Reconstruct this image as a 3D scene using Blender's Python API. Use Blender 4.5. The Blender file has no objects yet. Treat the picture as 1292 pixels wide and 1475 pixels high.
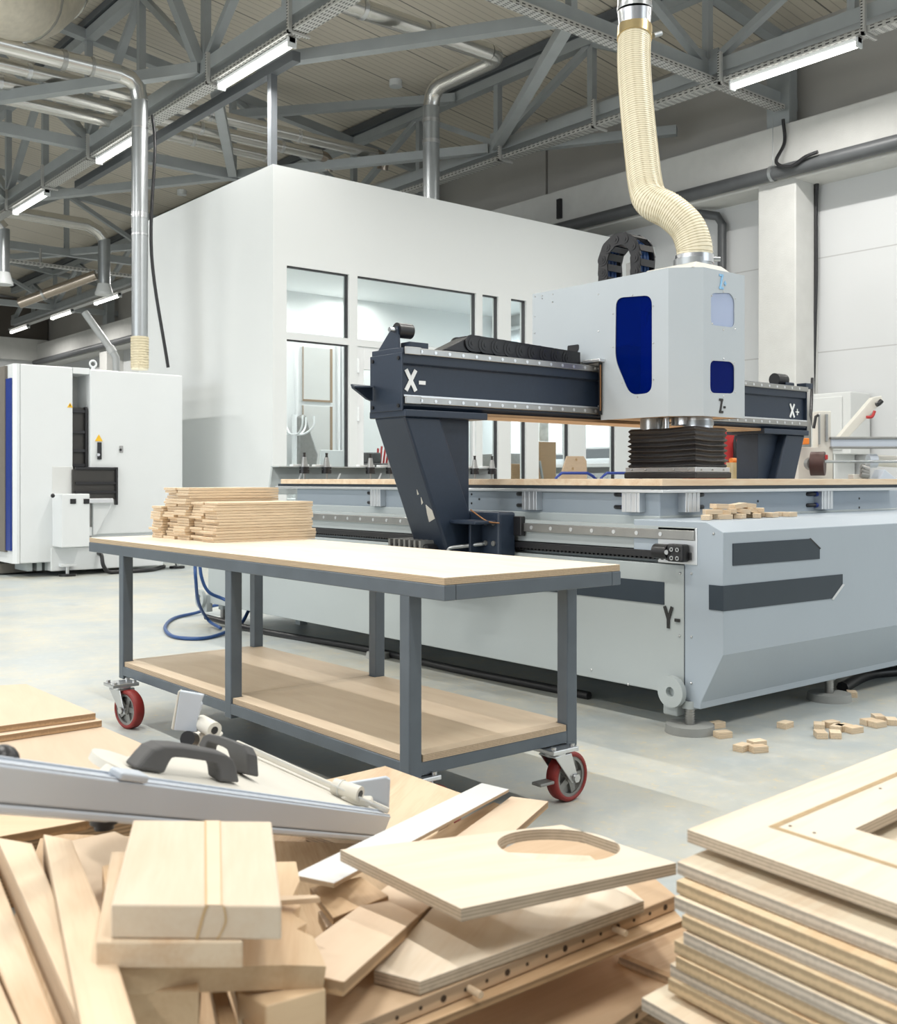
import bpy, math, random
from mathutils import Vector, Matrix
random.seed(7)
SC = bpy.context.scene
COL = SC.collection
PI = math.pi
# ------------------------------------------------------------------ camera frame used to measure the place
FPX, YAW, HOR, CXP, EYE = 1520.0, math.radians(39.5), 691.0, 646.0, 1.0
SN, CS = math.sin(YAW), math.cos(YAW)
def at(px, py, d):
    t = (px - CXP) / FPX
    return Vector((d * (SN + t * CS), d * (CS - t * SN), EYE - d * (py - HOR) / FPX))
def atx(px, py, X): return at(px, py, X / (SN + (px - CXP) / FPX * CS))
def aty(px, py, Y): return at(px, py, Y / (CS - (px - CXP) / FPX * SN))
def atz(px, py, z): return at(px, py, (EYE - z) * FPX / (py - HOR))
# ------------------------------------------------------------------ materials
def nodes_of(m):
    m.use_nodes = True
    return m.node_tree.nodes, m.node_tree.links, m.node_tree.nodes['Principled BSDF']
def mat(name, col, rough=0.5, metal=0.0, var=0.06, scale=6.0, bump=0.0, spec=0.5, speck=0.0):
    m = bpy.data.materials.new(name)
    N, L, b = nodes_of(m)
    b.inputs['Roughness'].default_value = rough
    b.inputs['Metallic'].default_value = metal
    b.inputs['Specular IOR Level'].default_value = spec
    tc = N.new('ShaderNodeTexCoord')
    n = N.new('ShaderNodeTexNoise'); n.inputs['Scale'].default_value = scale; n.inputs['Detail'].default_value = 5
    L.new(tc.outputs['Object'], n.inputs['Vector'])
    r = N.new('ShaderNodeMixRGB'); r.blend_type = 'MIX'
    r.inputs[1].default_value = tuple(c * (1 - var) for c in col[:3]) + (1,)
    r.inputs[2].default_value = tuple(min(1, c * (1 + var)) for c in col[:3]) + (1,)
    L.new(n.outputs['Fac'], r.inputs['Fac'])
    L.new(r.outputs[0], b.inputs['Base Color'])
    if bump:
        bp = N.new('ShaderNodeBump'); bp.inputs['Strength'].default_value = bump; bp.inputs['Distance'].default_value = 0.01
        n2 = N.new('ShaderNodeTexNoise'); n2.inputs['Scale'].default_value = scale * 12
        L.new(tc.outputs['Object'], n2.inputs['Vector']); L.new(n2.outputs['Fac'], bp.inputs['Height']); L.new(bp.outputs[0], b.inputs['Normal'])
    return m
def math_node(N, L, op, a, b=None):
    n = N.new('ShaderNodeMath'); n.operation = op
    for i, v in enumerate((a, b)):
        if v is None: continue
        if isinstance(v, (int, float)): n.inputs[i].default_value = v
        else: L.new(v, n.inputs[i])
    return n.outputs[0]
def ramp(N, L, fac, stops):
    r = N.new('ShaderNodeValToRGB')
    e = r.color_ramp.elements
    e[0].position, e[0].color = stops[0][0], tuple(stops[0][1]) + (1,)
    e[1].position, e[1].color = stops[-1][0], tuple(stops[-1][1]) + (1,)
    for p, c in stops[1:-1]:
        q = e.new(p); q.color = tuple(c) + (1,)
    L.new(fac, r.inputs['Fac'])
    return r.outputs['Color']
def wood(name, light, dark, edge=None, ply=0.0, grain=1.0, rough=0.55):
    """grain runs along local x; on narrow faces plywood shows its layers along local z"""
    m = bpy.data.materials.new(name)
    N, L, b = nodes_of(m)
    b.inputs['Roughness'].default_value = rough
    b.inputs['Specular IOR Level'].default_value = 0.3
    tc = N.new('ShaderNodeTexCoord'); oi = N.new('ShaderNodeObjectInfo')
    off = N.new('ShaderNodeVectorMath'); off.operation = 'ADD'
    cmb = N.new('ShaderNodeCombineXYZ')
    rr = math_node(N, L, 'MULTIPLY', oi.outputs['Random'], 37.0)
    for i in range(3): L.new(rr, cmb.inputs[i])
    L.new(tc.outputs['Object'], off.inputs[0]); L.new(cmb.outputs[0], off.inputs[1])
    mp = N.new('ShaderNodeMapping'); mp.inputs['Scale'].default_value = (1.6, 9.0, 14.0)
    L.new(off.outputs[0], mp.inputs['Vector'])
    n1 = N.new('ShaderNodeTexNoise'); n1.inputs['Scale'].default_value = 2.0; n1.inputs['Detail'].default_value = 6; n1.inputs['Distortion'].default_value = 0.7
    L.new(mp.outputs[0], n1.inputs['Vector'])
    mp2 = N.new('ShaderNodeMapping'); mp2.inputs['Scale'].default_value = (6, 90, 90)
    L.new(off.outputs[0], mp2.inputs['Vector'])
    n2 = N.new('ShaderNodeTexNoise'); n2.inputs['Scale'].default_value = 2.0; n2.inputs['Detail'].default_value = 2
    L.new(mp2.outputs[0], n2.inputs['Vector'])
    f = math_node(N, L, 'ADD', math_node(N, L, 'MULTIPLY', n1.outputs['Fac'], 0.75), math_node(N, L, 'MULTIPLY', n2.outputs['Fac'], 0.25))
    c = ramp(N, L, f, [(0.34, dark), (0.34 + 0.22 / grain, light), (1.0, light)])
    hsv = N.new('ShaderNodeHueSaturation')
    L.new(c, hsv.inputs['Color'])
    L.new(math_node(N, L, 'ADD', math_node(N, L, 'MULTIPLY', oi.outputs['Random'], 0.2), 0.86), hsv.inputs['Value'])
    out = hsv.outputs[0]
    if ply:
        sx = N.new('ShaderNodeSeparateXYZ'); L.new(tc.outputs['Normal'], sx.inputs[0])
        isedge = math_node(N, L, 'LESS_THAN', math_node(N, L, 'ABSOLUTE', sx.outputs['Z']), 0.5)
        so = N.new('ShaderNodeSeparateXYZ'); L.new(tc.outputs['Object'], so.inputs[0])
        st = math_node(N, L, 'SINE', math_node(N, L, 'MULTIPLY', so.outputs['Z'], 2 * PI / ply))
        st = math_node(N, L, 'ADD', math_node(N, L, 'MULTIPLY', st, 0.35), math_node(N, L, 'MULTIPLY', n2.outputs['Fac'], 0.9))
        ec = ramp(N, L, st, [(0.25, tuple(v * 0.66 for v in edge)), (0.7, edge)])
        mx = N.new('ShaderNodeMixRGB'); L.new(isedge, mx.inputs['Fac']); L.new(out, mx.inputs[1]); L.new(ec, mx.inputs[2])
        out = mx.outputs[0]
    L.new(out, b.inputs['Base Color'])
    return m
def glass_mat(name, tint=(1, 1, 1), refl=0.10, rough=0.0):
    m = bpy.data.materials.new(name); m.use_nodes = True
    N, L = m.node_tree.nodes, m.node_tree.links
    N.remove(N['Principled BSDF'])
    t = N.new('ShaderNodeBsdfTransparent'); t.inputs[0].default_value = tuple(tint) + (1,)
    g = N.new('ShaderNodeBsdfGlossy'); g.inputs['Roughness'].default_value = rough
    fr = N.new('ShaderNodeLayerWeight'); fr.inputs[0].default_value = refl
    mx = N.new('ShaderNodeMixShader')
    L.new(fr.outputs['Fresnel'], mx.inputs[0]); L.new(t.outputs[0], mx.inputs[1]); L.new(g.outputs[0], mx.inputs[2])
    L.new(mx.outputs[0], N['Material Output'].inputs[0])
    return m
def perforated(name, col, sx, sy):
    """galvanised tray sheet with rows of slots along local x"""
    m = mat(name, col, 0.4, 0.5, 0.1, 4)
    N, L, b = m.node_tree.nodes, m.node_tree.links, m.node_tree.nodes['Principled BSDF']
    tc = N.new('ShaderNodeTexCoord'); s = N.new('ShaderNodeSeparateXYZ'); L.new(tc.outputs['Object'], s.inputs[0])
    u = math_node(N, L, 'FRACT', math_node(N, L, 'MULTIPLY', s.outputs['X'], sx))
    v0 = math_node(N, L, 'ADD', s.outputs['Y'], s.outputs['Z'])
    v = math_node(N, L, 'FRACT', math_node(N, L, 'MULTIPLY', v0, sy))
    k = math_node(N, L, 'MULTIPLY', math_node(N, L, 'LESS_THAN', u, 0.55), math_node(N, L, 'LESS_THAN', v, 0.4))
    old = b.inputs['Base Color'].links[0].from_socket
    mx = N.new('ShaderNodeMixRGB'); mx.inputs[2].default_value = (0.03, 0.03, 0.03, 1)
    L.new(k, mx.inputs[0]); L.new(old, mx.inputs[1]); L.new(mx.outputs[0], b.inputs['Base Color'])
    return m
M = {}
M['paint_grey'] = mat('painted_light_grey_steel', (0.40, 0.44, 0.445), 0.42, 0, 0.03, 3, 0.03)
M['front_grey'] = mat('daylight_tinted_grey_sheet', (0.365, 0.42, 0.475), 0.4, 0, 0.03, 3, 0.03)  # bluish daylight on the machine front is mixed into this grey
M['head_grey'] = mat('painted_pale_grey_sheet', (0.46, 0.51, 0.55), 0.4, 0, 0.03, 3, 0.03)
M['navy'] = mat('painted_dark_slate_steel', (0.018, 0.030, 0.053), 0.42, 0, 0.15, 60, 0.08)
M['dark_panel'] = mat('dark_slate_plastic', (0.022, 0.035, 0.05), 0.5, 0, 0.1, 8)
M['black'] = mat('black_plastic', (0.014, 0.014, 0.016), 0.36, 0, 0.2, 20)
M['rubber'] = mat('black_bellows_cloth', (0.012, 0.012, 0.014), 0.42, 0, 0.3, 30, 0.2)
M['steel'] = mat('bright_steel', (0.62, 0.63, 0.64), 0.28, 1.0, 0.08, 10)
M['alu'] = mat('brushed_aluminium', (0.72, 0.74, 0.76), 0.35, 0.8, 0.05, 10)
M['rail'] = mat('worn_rail_steel', (0.38, 0.38, 0.37), 0.3, 0.8, 0.15, 14)
M['zinc'] = mat('galvanised_steel', (0.40, 0.42, 0.43), 0.35, 0.75, 0.12, 7)
M['duct'] = mat('spiral_duct_zinc', (0.60, 0.59, 0.56), 0.24, 0.9, 0.1, 5)
M['copper'] = mat('warm_reflecting_duct', (0.42, 0.36, 0.30), 0.25, 0.9, 0.15, 5)
M['truss'] = mat('grey_painted_truss_steel', (0.33, 0.355, 0.365), 0.45, 0.15, 0.12, 4)
M['truss_dark'] = mat('dark_grey_purlin_steel', (0.10, 0.11, 0.12), 0.5, 0.1, 0.1, 4)
M['table_steel'] = mat('slate_painted_table_steel', (0.10, 0.122, 0.145), 0.42, 0.1, 0.22, 9)
M['white'] = mat('white_machine_paint', (0.70, 0.725, 0.735), 0.35, 0, 0.02, 3)
M['white_wall'] = mat('white_wall_paint', (0.74, 0.765, 0.765), 0.6, 0, 0.015, 1.5, 0.02)
M['frame_white'] = mat('white_window_profile', (0.80, 0.82, 0.83), 0.35, 0, 0.02, 3)
M['concrete_white'] = mat('whitewashed_concrete', (0.57, 0.57, 0.55), 0.8, 0, 0.08, 5, 0.25)
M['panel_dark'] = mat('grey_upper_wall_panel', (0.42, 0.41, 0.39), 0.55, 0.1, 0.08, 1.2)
M['pipe_dark'] = mat('dark_grey_pipe_paint', (0.09, 0.095, 0.10), 0.45, 0.1, 0.15, 10)
M['cream'] = mat('cream_ribbed_hose', (0.78, 0.72, 0.55), 0.4, 0, 0.04, 5)
M['cream_rib'] = mat('tan_hose_wire_rib', (0.60, 0.53, 0.37), 0.5, 0, 0.06, 10)
M['red_rubber'] = mat('red_wheel_polyurethane', (0.23, 0.02, 0.017), 0.5, 0, 0.3, 40)
M['cast_iron'] = mat('grey_cast_wheel_core', (0.28, 0.28, 0.27), 0.45, 0.6, 0.2, 20)
M['disc'] = mat('grey_levelling_pad', (0.30, 0.31, 0.30), 0.8, 0, 0.1, 15)
M['fence_grey'] = mat('anodised_grey_profile', (0.53, 0.58, 0.65), 0.42, 0.1, 0.04, 6)
M['plate_cream'] = mat('warm_grey_cast_plate', (0.66, 0.64, 0.58), 0.55, 0, 0.05, 8)
M['handle_grey'] = mat('dusty_charcoal_handle', (0.08, 0.08, 0.082), 0.6, 0, 0.35, 10)
M['blue_hose'] = mat('blue_air_hose', (0.02, 0.07, 0.22), 0.4, 0, 0.1, 10)
M['blue_paint'] = mat('royal_blue_paint', (0.005, 0.03, 0.22), 0.4, 0, 0.1, 10)
M['taupe'] = mat('taupe_machine_trim', (0.16, 0.145, 0.125), 0.5, 0, 0.1, 10)
M['yellow'] = mat('warning_yellow', (0.85, 0.50, 0.02), 0.5, 0, 0.05, 10)
M['orange'] = mat('orange_plastic', (0.80, 0.22, 0.02), 0.45, 0, 0.05, 10)
M['red'] = mat('red_machine_paint', (0.45, 0.03, 0.03), 0.45, 0, 0.1, 10)
M['letter_white'] = mat('white_vinyl_letter', (0.85, 0.87, 0.88), 0.5, 0, 0.02, 10)
M['letter_black'] = mat('black_vinyl_letter', (0.02, 0.02, 0.02), 0.5, 0, 0.1, 10)
M['letter_blue'] = mat('worn_light_blue_letter', (0.25, 0.50, 0.80), 0.5, 0, 0.35, 60)
def acrylic(name, body, tint, k, refl):
    m = glass_mat(name, tint, refl)
    N, L = m.node_tree.nodes, m.node_tree.links
    mx = next(n for n in N if n.type == 'MIX_SHADER'); t = next(n for n in N if n.type == 'BSDF_TRANSPARENT')
    d = N.new('ShaderNodeBsdfDiffuse'); d.inputs[0].default_value = tuple(body) + (1,)
    tr = N.new('ShaderNodeBsdfTranslucent'); tr.inputs[0].default_value = tuple(body) + (1,)
    m0 = N.new('ShaderNodeMixShader'); m0.inputs[0].default_value = .3; L.new(d.outputs[0], m0.inputs[1]); L.new(tr.outputs[0], m0.inputs[2])
    m1 = N.new('ShaderNodeMixShader'); m1.inputs[0].default_value = k
    L.new(t.outputs[0], m1.inputs[1]); L.new(m0.outputs[0], m1.inputs[2]); L.new(m1.outputs[0], mx.inputs[1])
    return m
M['blueglass'] = acrylic('deep_blue_acrylic', (.002, .03, .30), (.03, .18, .90), .32, .14)
M['reflection_glass'] = acrylic('reflection_paled_acrylic', (.62, .72, .95), (.5, .65, .95), .9, .2)  # same blue acrylic; its pale body colour imitates a lamp's reflection
M['glass'] = glass_mat('clear_window_glass', (0.95, 0.97, 0.97), 0.12)
M['gasket'] = mat('dark_window_gasket', (0.04, 0.04, 0.045), 0.6, 0, 0.1, 10)
M['cabinet_grey'] = mat('light_grey_cabinet', (0.62, 0.63, 0.62), 0.45, 0, 0.03, 5)
M['tray'] = perforated('perforated_cable_tray', (0.55, 0.55, 0.53), 12, 32)
M['ply'] = wood('birch_plywood', (0.74, 0.59, 0.425), (0.65, 0.475, 0.32), (0.57, 0.43, 0.30), 0.0045)
M['ply_white'] = wood('pale_birch_plywood', (0.75, 0.66, 0.54), (0.69, 0.575, 0.44), (0.58, 0.48, 0.37), 0.0045)
M['ply_shade_edge'] = wood('shadow_edged_plywood', (0.78, 0.69, 0.54), (0.70, 0.56, 0.41), (0.56, 0.49, 0.41), 0.009)  # grey edge colour imitates shadow on the stacked board edges
M['ply_warm'] = wood('warm_edged_plywood', (0.76, 0.62, 0.42), (0.68, 0.49, 0.30), (0.57, 0.43, 0.27), 0.012)
M['pine'] = wood('planed_pine', (0.74, 0.60, 0.44), (0.64, 0.46, 0.30), grain=0.9)
M['beech'] = wood('smooth_beech', (0.72, 0.54, 0.35), (0.62, 0.43, 0.26))
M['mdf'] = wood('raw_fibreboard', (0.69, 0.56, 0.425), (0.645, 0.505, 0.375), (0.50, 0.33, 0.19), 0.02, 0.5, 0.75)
M['slat'] = wood('thin_pale_slat', (0.80, 0.66, 0.48), (0.68, 0.49, 0.31), (0.78, 0.62, 0.44), 0.006)
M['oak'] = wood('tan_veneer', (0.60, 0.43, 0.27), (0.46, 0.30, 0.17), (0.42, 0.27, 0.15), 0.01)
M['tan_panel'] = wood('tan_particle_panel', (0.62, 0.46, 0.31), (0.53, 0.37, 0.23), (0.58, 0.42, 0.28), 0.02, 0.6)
M['table_ply'] = wood('overlit_pale_table_plywood', (0.75, 0.67, 0.55), (0.71, 0.61, 0.48), (0.56, 0.43, 0.29), 0.0045)  # glare on the table top is put into this whiter colour
M['shelf_ply'] = wood('dusty_shelf_plywood', (0.68, 0.57, 0.43), (0.62, 0.50, 0.37), (0.56, 0.43, 0.30), 0.0045, 0.6)
M['hole_dark'] = mat('dark_drilled_hole', (0.05, 0.03, 0.018), .8)
M['white_board'] = wood('white_laminate', (0.66, 0.67, 0.67), (0.64, 0.65, 0.65), (0.55, 0.40, 0.26), 0.02)
M['brown_edge'] = mat('brown_edge_band', (.30, .22, .15), .5, 0, .1, 10)
M['bellows_grey'] = mat('dark_bellows_plate', (.045, .043, .04), .45, .2, .15, 10)
M['copper_line'] = mat('copper_line', (.25, .12, .05), .4, .5, .1, 10)
M['saw_mark'] = mat('dark_saw_groove', (0.34, 0.22, 0.11), 0.8, 0, 0.3, 40)
# ------------------------------------------------------------------ mesh builder
class MB:
    def __init__(self): self.v, self.f, self.s = [], [], []
    def add(self, vs, fs, smooth=False):
        o = len(self.v); self.v += [Vector(p) for p in vs]
        for q in fs: self.f.append([i + o for i in q]); self.s.append(smooth)
        return self
    def box(self, x0, x1, y0, y1, z0, z1):
        return self.obox((0, 0, 0), (1, 0, 0), (0, 1, 0), (0, 0, 1), x0, x1, y0, y1, z0, z1)
    def obox(self, o, u, v, w, a0, a1, b0, b1, c0, c1):
        o, u, v, w = Vector(o), Vector(u), Vector(v), Vector(w)
        P = [o + u * a + v * b + w * c for c in (c0, c1) for b in (b0, b1) for a in (a0, a1)]
        return self.add(P, [(0, 2, 3, 1), (4, 5, 7, 6), (0, 1, 5, 4), (2, 6, 7, 3), (0, 4, 6, 2), (1, 3, 7, 5)])
    def ext(self, poly, vec, smooth=False):
        n = len(poly); vec = Vector(vec); P = [Vector(p) for p in poly]
        nv = len(self.v)
        self.add(P + [p + vec for p in P], [list(range(n))[::-1], [i + n for i in range(n)]])
        self.add(P + [p + vec for p in P], [(i, (i + 1) % n, (i + 1) % n + n, i + n) for i in range(n)], smooth) if smooth else None
        if not smooth:
            o = nv
            for i in range(n): self.f.append([o + i, o + (i + 1) % n, o + (i + 1) % n + n, o + i + n]); self.s.append(False)
        return self
    def bar(self, p0, p1, w, h, up=(0, 0, 1)):
        p0, p1 = Vector(p0), Vector(p1); d = p1 - p0; l = d.length; d.normalize()
        up = Vector(up)
        if abs(d.dot(up)) > 0.98: up = Vector((1, 0, 0))
        s = d.cross(up).normalized(); t = s.cross(d).normalized()
        return self.obox(p0, d, s, t, 0, l, -w / 2, w / 2, -h / 2, h / 2)
    def ring(self, c, d, r, n, ph=0):
        d = Vector(d).normalized(); a = Vector((0, 0, 1)) if abs(d.z) < 0.9 else Vector((1, 0, 0))
        u = d.cross(a).normalized(); w = d.cross(u)
        return [Vector(c) + (u * math.cos(2 * PI * i / n + ph) + w * math.sin(2 * PI * i / n + ph)) * r for i in range(n)]
    def cyl(self, p0, p1, r, r1=None, n=16, caps=True, hollow=None):
        p0, p1 = Vector(p0), Vector(p1); d = p1 - p0; r1 = r if r1 is None else r1
        A, B = self.ring(p0, d, r, n), self.ring(p1, d, r1, n)
        self.add(A + B, [(i, (i + 1) % n, (i + 1) % n + n, i + n) for i in range(n)], True)
        if hollow:
            a, b = self.ring(p0, d, hollow, n), self.ring(p1, d, hollow, n)
            self.add(a + b, [(i + n, (i + 1) % n + n, (i + 1) % n, i) for i in range(n)], True)
            self.add(A + a, [((i + 1) % n, i, i + n, (i + 1) % n + n) for i in range(n)])
            self.add(B + b, [(i, (i + 1) % n, (i + 1) % n + n, i + n) for i in range(n)])
        elif caps:
            self.add(A, [list(range(n))[::-1]]); self.add(B, [list(range(n))])
        return self
    def tube(self, pts, r, n=12, caps=True, radii=None):
        pts = [Vector(p) for p in pts]; R = []
        T = []
        for i in range(len(pts)):
            a, b = pts[max(0, i - 1)], pts[min(len(pts) - 1, i + 1)]; T.append((b - a).normalized())
        a = Vector((0, 0, 1)) if abs(T[0].z) < 0.9 else Vector((1, 0, 0))
        u = T[0].cross(a).normalized()
        for i, p in enumerate(pts):
            u = (u - T[i] * u.dot(T[i])).normalized(); w = T[i].cross(u)
            rr = radii[i] if radii else r
            R.append([p + (u * math.cos(2 * PI * k / n) + w * math.sin(2 * PI * k / n)) * rr for k in range(n)])
        V, F = [q for rg in R for q in rg], []
        for i in range(len(pts) - 1):
            for k in range(n): F.append((i * n + k, i * n + (k + 1) % n, (i + 1) * n + (k + 1) % n, (i + 1) * n + k))
        self.add(V, F, True)
        if caps:
            self.add(R[0], [list(range(n))[::-1]]); self.add(R[-1], [list(range(n))])
        return self
    def sphere(self, c, r, n=10, m=6, sz=1.0):
        V = []; c = Vector(c)
        for j in range(m + 1):
            th = PI * j / m
            for i in range(n):
                V.append(c + Vector((math.sin(th) * math.cos(2 * PI * i / n), math.sin(th) * math.sin(2 * PI * i / n), math.cos(th) * sz)) * r)
        return self.add(V, [(j * n + i, (j + 1) * n + i, (j + 1) * n + (i + 1) % n, j * n + (i + 1) % n) for j in range(m) for i in range(n)], True)
    def build(self, name, m, parent=None, bevel=0.0, mw=None, seg=2):
        me = bpy.data.meshes.new(name)
        if mw is None:
            if parent is not None: base = Vector(parent.get('_o', (0, 0, 0)))
            else:
                xs = [p.x for p in self.v]; ys = [p.y for p in self.v]; zs = [p.z for p in self.v]
                base = Vector(((min(xs) + max(xs)) / 2, (min(ys) + max(ys)) / 2, min(zs)))
            vs = [p - base for p in self.v]
        else:
            inv = mw.inverted(); vs = [inv @ p for p in self.v]
        me.from_pydata([tuple(p) for p in vs], [], self.f)
        me.polygons.foreach_set('use_smooth', self.s)
        me.materials.append(m if not isinstance(m, str) else M[m])
        me.update()
        o = bpy.data.objects.new(name, me); COL.objects.link(o)
        if mw is not None:
            o.matrix_world = mw; o['_mw'] = 1
            if parent is not None:
                o.parent = parent; o.matrix_parent_inverse = Matrix.Translation(-Vector(parent.get('_o', (0, 0, 0))))
        elif parent is not None and '_mw' in parent:
            o.parent = parent; o.matrix_parent_inverse = parent.matrix_world.inverted()
        elif parent is not None:
            o.parent = parent; o['_o'] = tuple(parent.get('_o', (0, 0, 0)))
        else:
            o.location = base; o['_o'] = tuple(base)
        if bevel:
            b = o.modifiers.new('bevel', 'BEVEL'); b.width = bevel; b.segments = seg; b.limit_method = 'ANGLE'; b.angle_limit = math.radians(40)
        return o
def tag(o, label, cat, group=None, kind=None):
    o['label'] = label; o['category'] = cat
    if group: o['group'] = group
    if kind: o['kind'] = kind
    return o
def thing(name, label, cat, loc, group=None):
    o = bpy.data.objects.new(name, None); COL.objects.link(o); o.location = loc; o['_o'] = tuple(loc); o.empty_display_size = 0.1
    return tag(o, label, cat, group)
def struct(name, mb, m, label, parent=None, bevel=0):
    o = mb.build(name, m, parent, bevel)
    if parent is None:
        o['kind'] = 'structure'; o['label'] = label; o['category'] = name.split('_')[0]
    return o
ORD = ['', 'first', 'second', 'third', 'fourth', 'fifth', 'sixth', 'seventh', 'eighth', 'ninth', 'tenth', 'eleventh', 'twelfth', 'thirteenth', 'fourteenth', 'fifteenth', 'sixteenth', 'seventeenth', 'eighteenth', 'nineteenth', 'twentieth', 'twenty-first', 'twenty-second', 'twenty-third', 'twenty-fourth']
def smooth_path(P, n=8):
    P = [Vector(p) for p in P]; out = []
    Q = [P[0] * 2 - P[1]] + P + [P[-1] * 2 - P[-2]]
    for i in range(1, len(Q) - 2):
        a, b, c, d = Q[i - 1], Q[i], Q[i + 1], Q[i + 2]
        for k in range(n):
            t = k / n
            out.append(0.5 * ((2 * b) + (c - a) * t + (2 * a - 5 * b + 4 * c - d) * t * t + (3 * b - a - 3 * c + d) * t ** 3))
    out.append(P[-1]); return out
def frame_of(C):
    """local frame of a board from its top corners: x along the longest edge, z up its normal"""
    C = [Vector(c) for c in C]
    n = Vector((0, 0, 0))
    for i in range(len(C)):
        n += (C[i] - C[0]).cross(C[(i + 1) % len(C)] - C[0])
    n.normalize()
    if n.z < 0: n = -n
    e = max(((C[(i + 1) % len(C)] - C[i]) for i in range(len(C))), key=lambda q: q.length)
    x = (e - n * e.dot(n)).normalized(); y = n.cross(x)
    o = sum(C, Vector()) / len(C)
    return Matrix(((x.x, y.x, n.x, o.x), (x.y, y.y, n.y, o.y), (x.z, y.z, n.z, o.z), (0, 0, 0, 1))), n
def board(name, C, th, m, label=None, cat='board', group=None, bevel=0.0015, hole=None, parent=None):
    """a board from its top outline (world points); optional hole outline as well"""
    mw, n = frame_of(C)
    C = [Vector(c) for c in C]; mb = MB()
    inv = mw.inverted(); loc = [inv @ c for c in C]
    area = sum(loc[i].x * loc[(i + 1) % len(loc)].y - loc[(i + 1) % len(loc)].x * loc[i].y for i in range(len(loc)))
    if area < 0: C.reverse()
    if hole is None:
        mb.ext([c - n * th for c in C], n * th)
    else:
        H = [Vector(h) for h in hole]; lo = [inv @ h for h in H]
        area = sum(lo[i].x * lo[(i + 1) % len(lo)].y - lo[(i + 1) % len(lo)].x * lo[i].y for i in range(len(lo)))
        if area < 0: H.reverse()
        # walk: connect every hole vertex ring to outline by nearest-angle fan
        hc = sum(H, Vector()) / len(H)
        def ang(p):
            q = inv @ p - inv @ hc; return math.atan2(q.y, q.x)
        K = len(H); no = len(C)
        # densify the outline so that each hole vertex has its own outline point
        rays = []
        for h in H:
            d = (inv @ h) - (inv @ hc); d.z = 0; best = None
            for i in range(no):
                a, b = inv @ C[i], inv @ C[(i + 1) % no]; c0 = inv @ hc
                ex, ey = b.x - a.x, b.y - a.y; den = d.x * ey - d.y * ex
                if abs(den) < 1e-9: continue
                t = ((a.x - c0.x) * ey - (a.y - c0.y) * ex) / den; s = ((a.x - c0.x) * d.y - (a.y - c0.y) * d.x) / den
                if t > 0 and -1e-6 <= s <= 1 + 1e-6 and (best is None or t < best[0]): best = (t, i, s, C[i].lerp(C[(i + 1) % no], s))
            rays.append(best)
        for lev, flip in ((0.0, False), (th, True)):
            for k in range(K):
                a, b = rays[k], rays[(k + 1) % K]
                out = [a[3]]; i = a[1]
                while i != b[1]:
                    i = (i + 1) % no; out.append(C[i])
                out.append(b[3])
                poly = out + [H[(k + 1) % K], H[k]]
                poly = [p - n * lev for p in poly]
                if flip: poly.reverse()
                mb.add(poly, [list(range(len(poly)))])
        for i in range(no):
            a, b = C[i], C[(i + 1) % no]; mb.add([a - n * th, b - n * th, b, a], [(0, 1, 2, 3)])
        for i in range(K):
            a, b = H[i], H[(i + 1) % K]; mb.add([a, b, b - n * th, a - n * th], [(0, 1, 2, 3)])
        bevel = 0
    o = mb.build(name, m, parent, bevel, mw)
    if label: tag(o, label, cat, group)
    return o
def letters(txt, o, u, v, w, h, wd, st, dep, name, m, parent):
    """plain condensed letters from strokes; o lower left, u along, v up, w out"""
    o, u, v, w = Vector(o), Vector(u), Vector(v), Vector(w); mb = MB(); x = 0; cnt = [0]
    def stroke(a, b, s=st):
        a, b = Vector(a + (0,)), Vector(b + (0,)); d = (b - a).normalized(); p = Vector((-d.y, d.x, 0)) * s / 2
        q = [a - p, b - p, b + p, a + p]
        cnt[0] += 1; mb.ext([o + u * (c.x + x) + v * c.y for c in q], w * (dep + .0002 * cnt[0]))
    for ch in txt:
        if ch == 'X':
            stroke((st / 2, 0), (wd - st / 2, h)); stroke((wd - st / 2, 0), (st / 2, h))
        if ch == 'Y':
            stroke((wd / 2, 0), (wd / 2, h * .5)); stroke((wd / 2, h * .42), (st / 2, h)); stroke((wd / 2, h * .42), (wd - st / 2, h))
        if ch == 'Z':
            stroke((0, h - st / 2), (wd, h - st / 2)); stroke((0, st / 2), (wd, st / 2)); stroke((st * .7, st * .4), (wd - st * .7, h - st * .4))
        x += wd * 1.12
        if ch == '-': x -= wd * 1.12; stroke((0, h * .42), (wd * .5, h * .42), st * .9)
        if ch == '+':
            x -= wd * 1.12; stroke((0, h * .42), (wd * .62, h * .42), st * .55); stroke((wd * .31, h * .42 - wd * .33), (wd * .31, h * .42 + wd * .33), st * .55)
    return mb.build(name, m, parent)
UX, UY, UZ = Vector((1, 0, 0)), Vector((0, 1, 0)), Vector((0, 0, 1))
# ================================================================== THE HALL
WALLX, BEAMX = 12.1, 11.6
def ceil_z(x): return 7.05 - 0.13 * (x - 10.26)
# floor
fm = mat('power_floated_concrete', (0.41, 0.45, 0.455), 0.42, 0, 0.16, 1.1, 0.12)
N, L, b = fm.node_tree.nodes, fm.node_tree.links, fm.node_tree.nodes['Principled BSDF']
tc = N.new('ShaderNodeTexCoord')
n1 = N.new('ShaderNodeTexNoise'); n1.inputs['Scale'].default_value = 1.7; n1.inputs['Detail'].default_value = 8; n1.inputs['Roughness'].default_value = 0.7
n2 = N.new('ShaderNodeTexNoise'); n2.inputs['Scale'].default_value = 9; n2.inputs['Detail'].default_value = 8; n2.inputs['Roughness'].default_value = 0.75
L.new(tc.outputs['Object'], n1.inputs['Vector']); L.new(tc.outputs['Object'], n2.inputs['Vector'])
old = b.inputs['Base Color'].links[0].from_socket
dust = ramp(N, L, n1.outputs['Fac'], [(0.42, (0, 0, 0)), (0.68, (1, 1, 1))])
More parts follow.
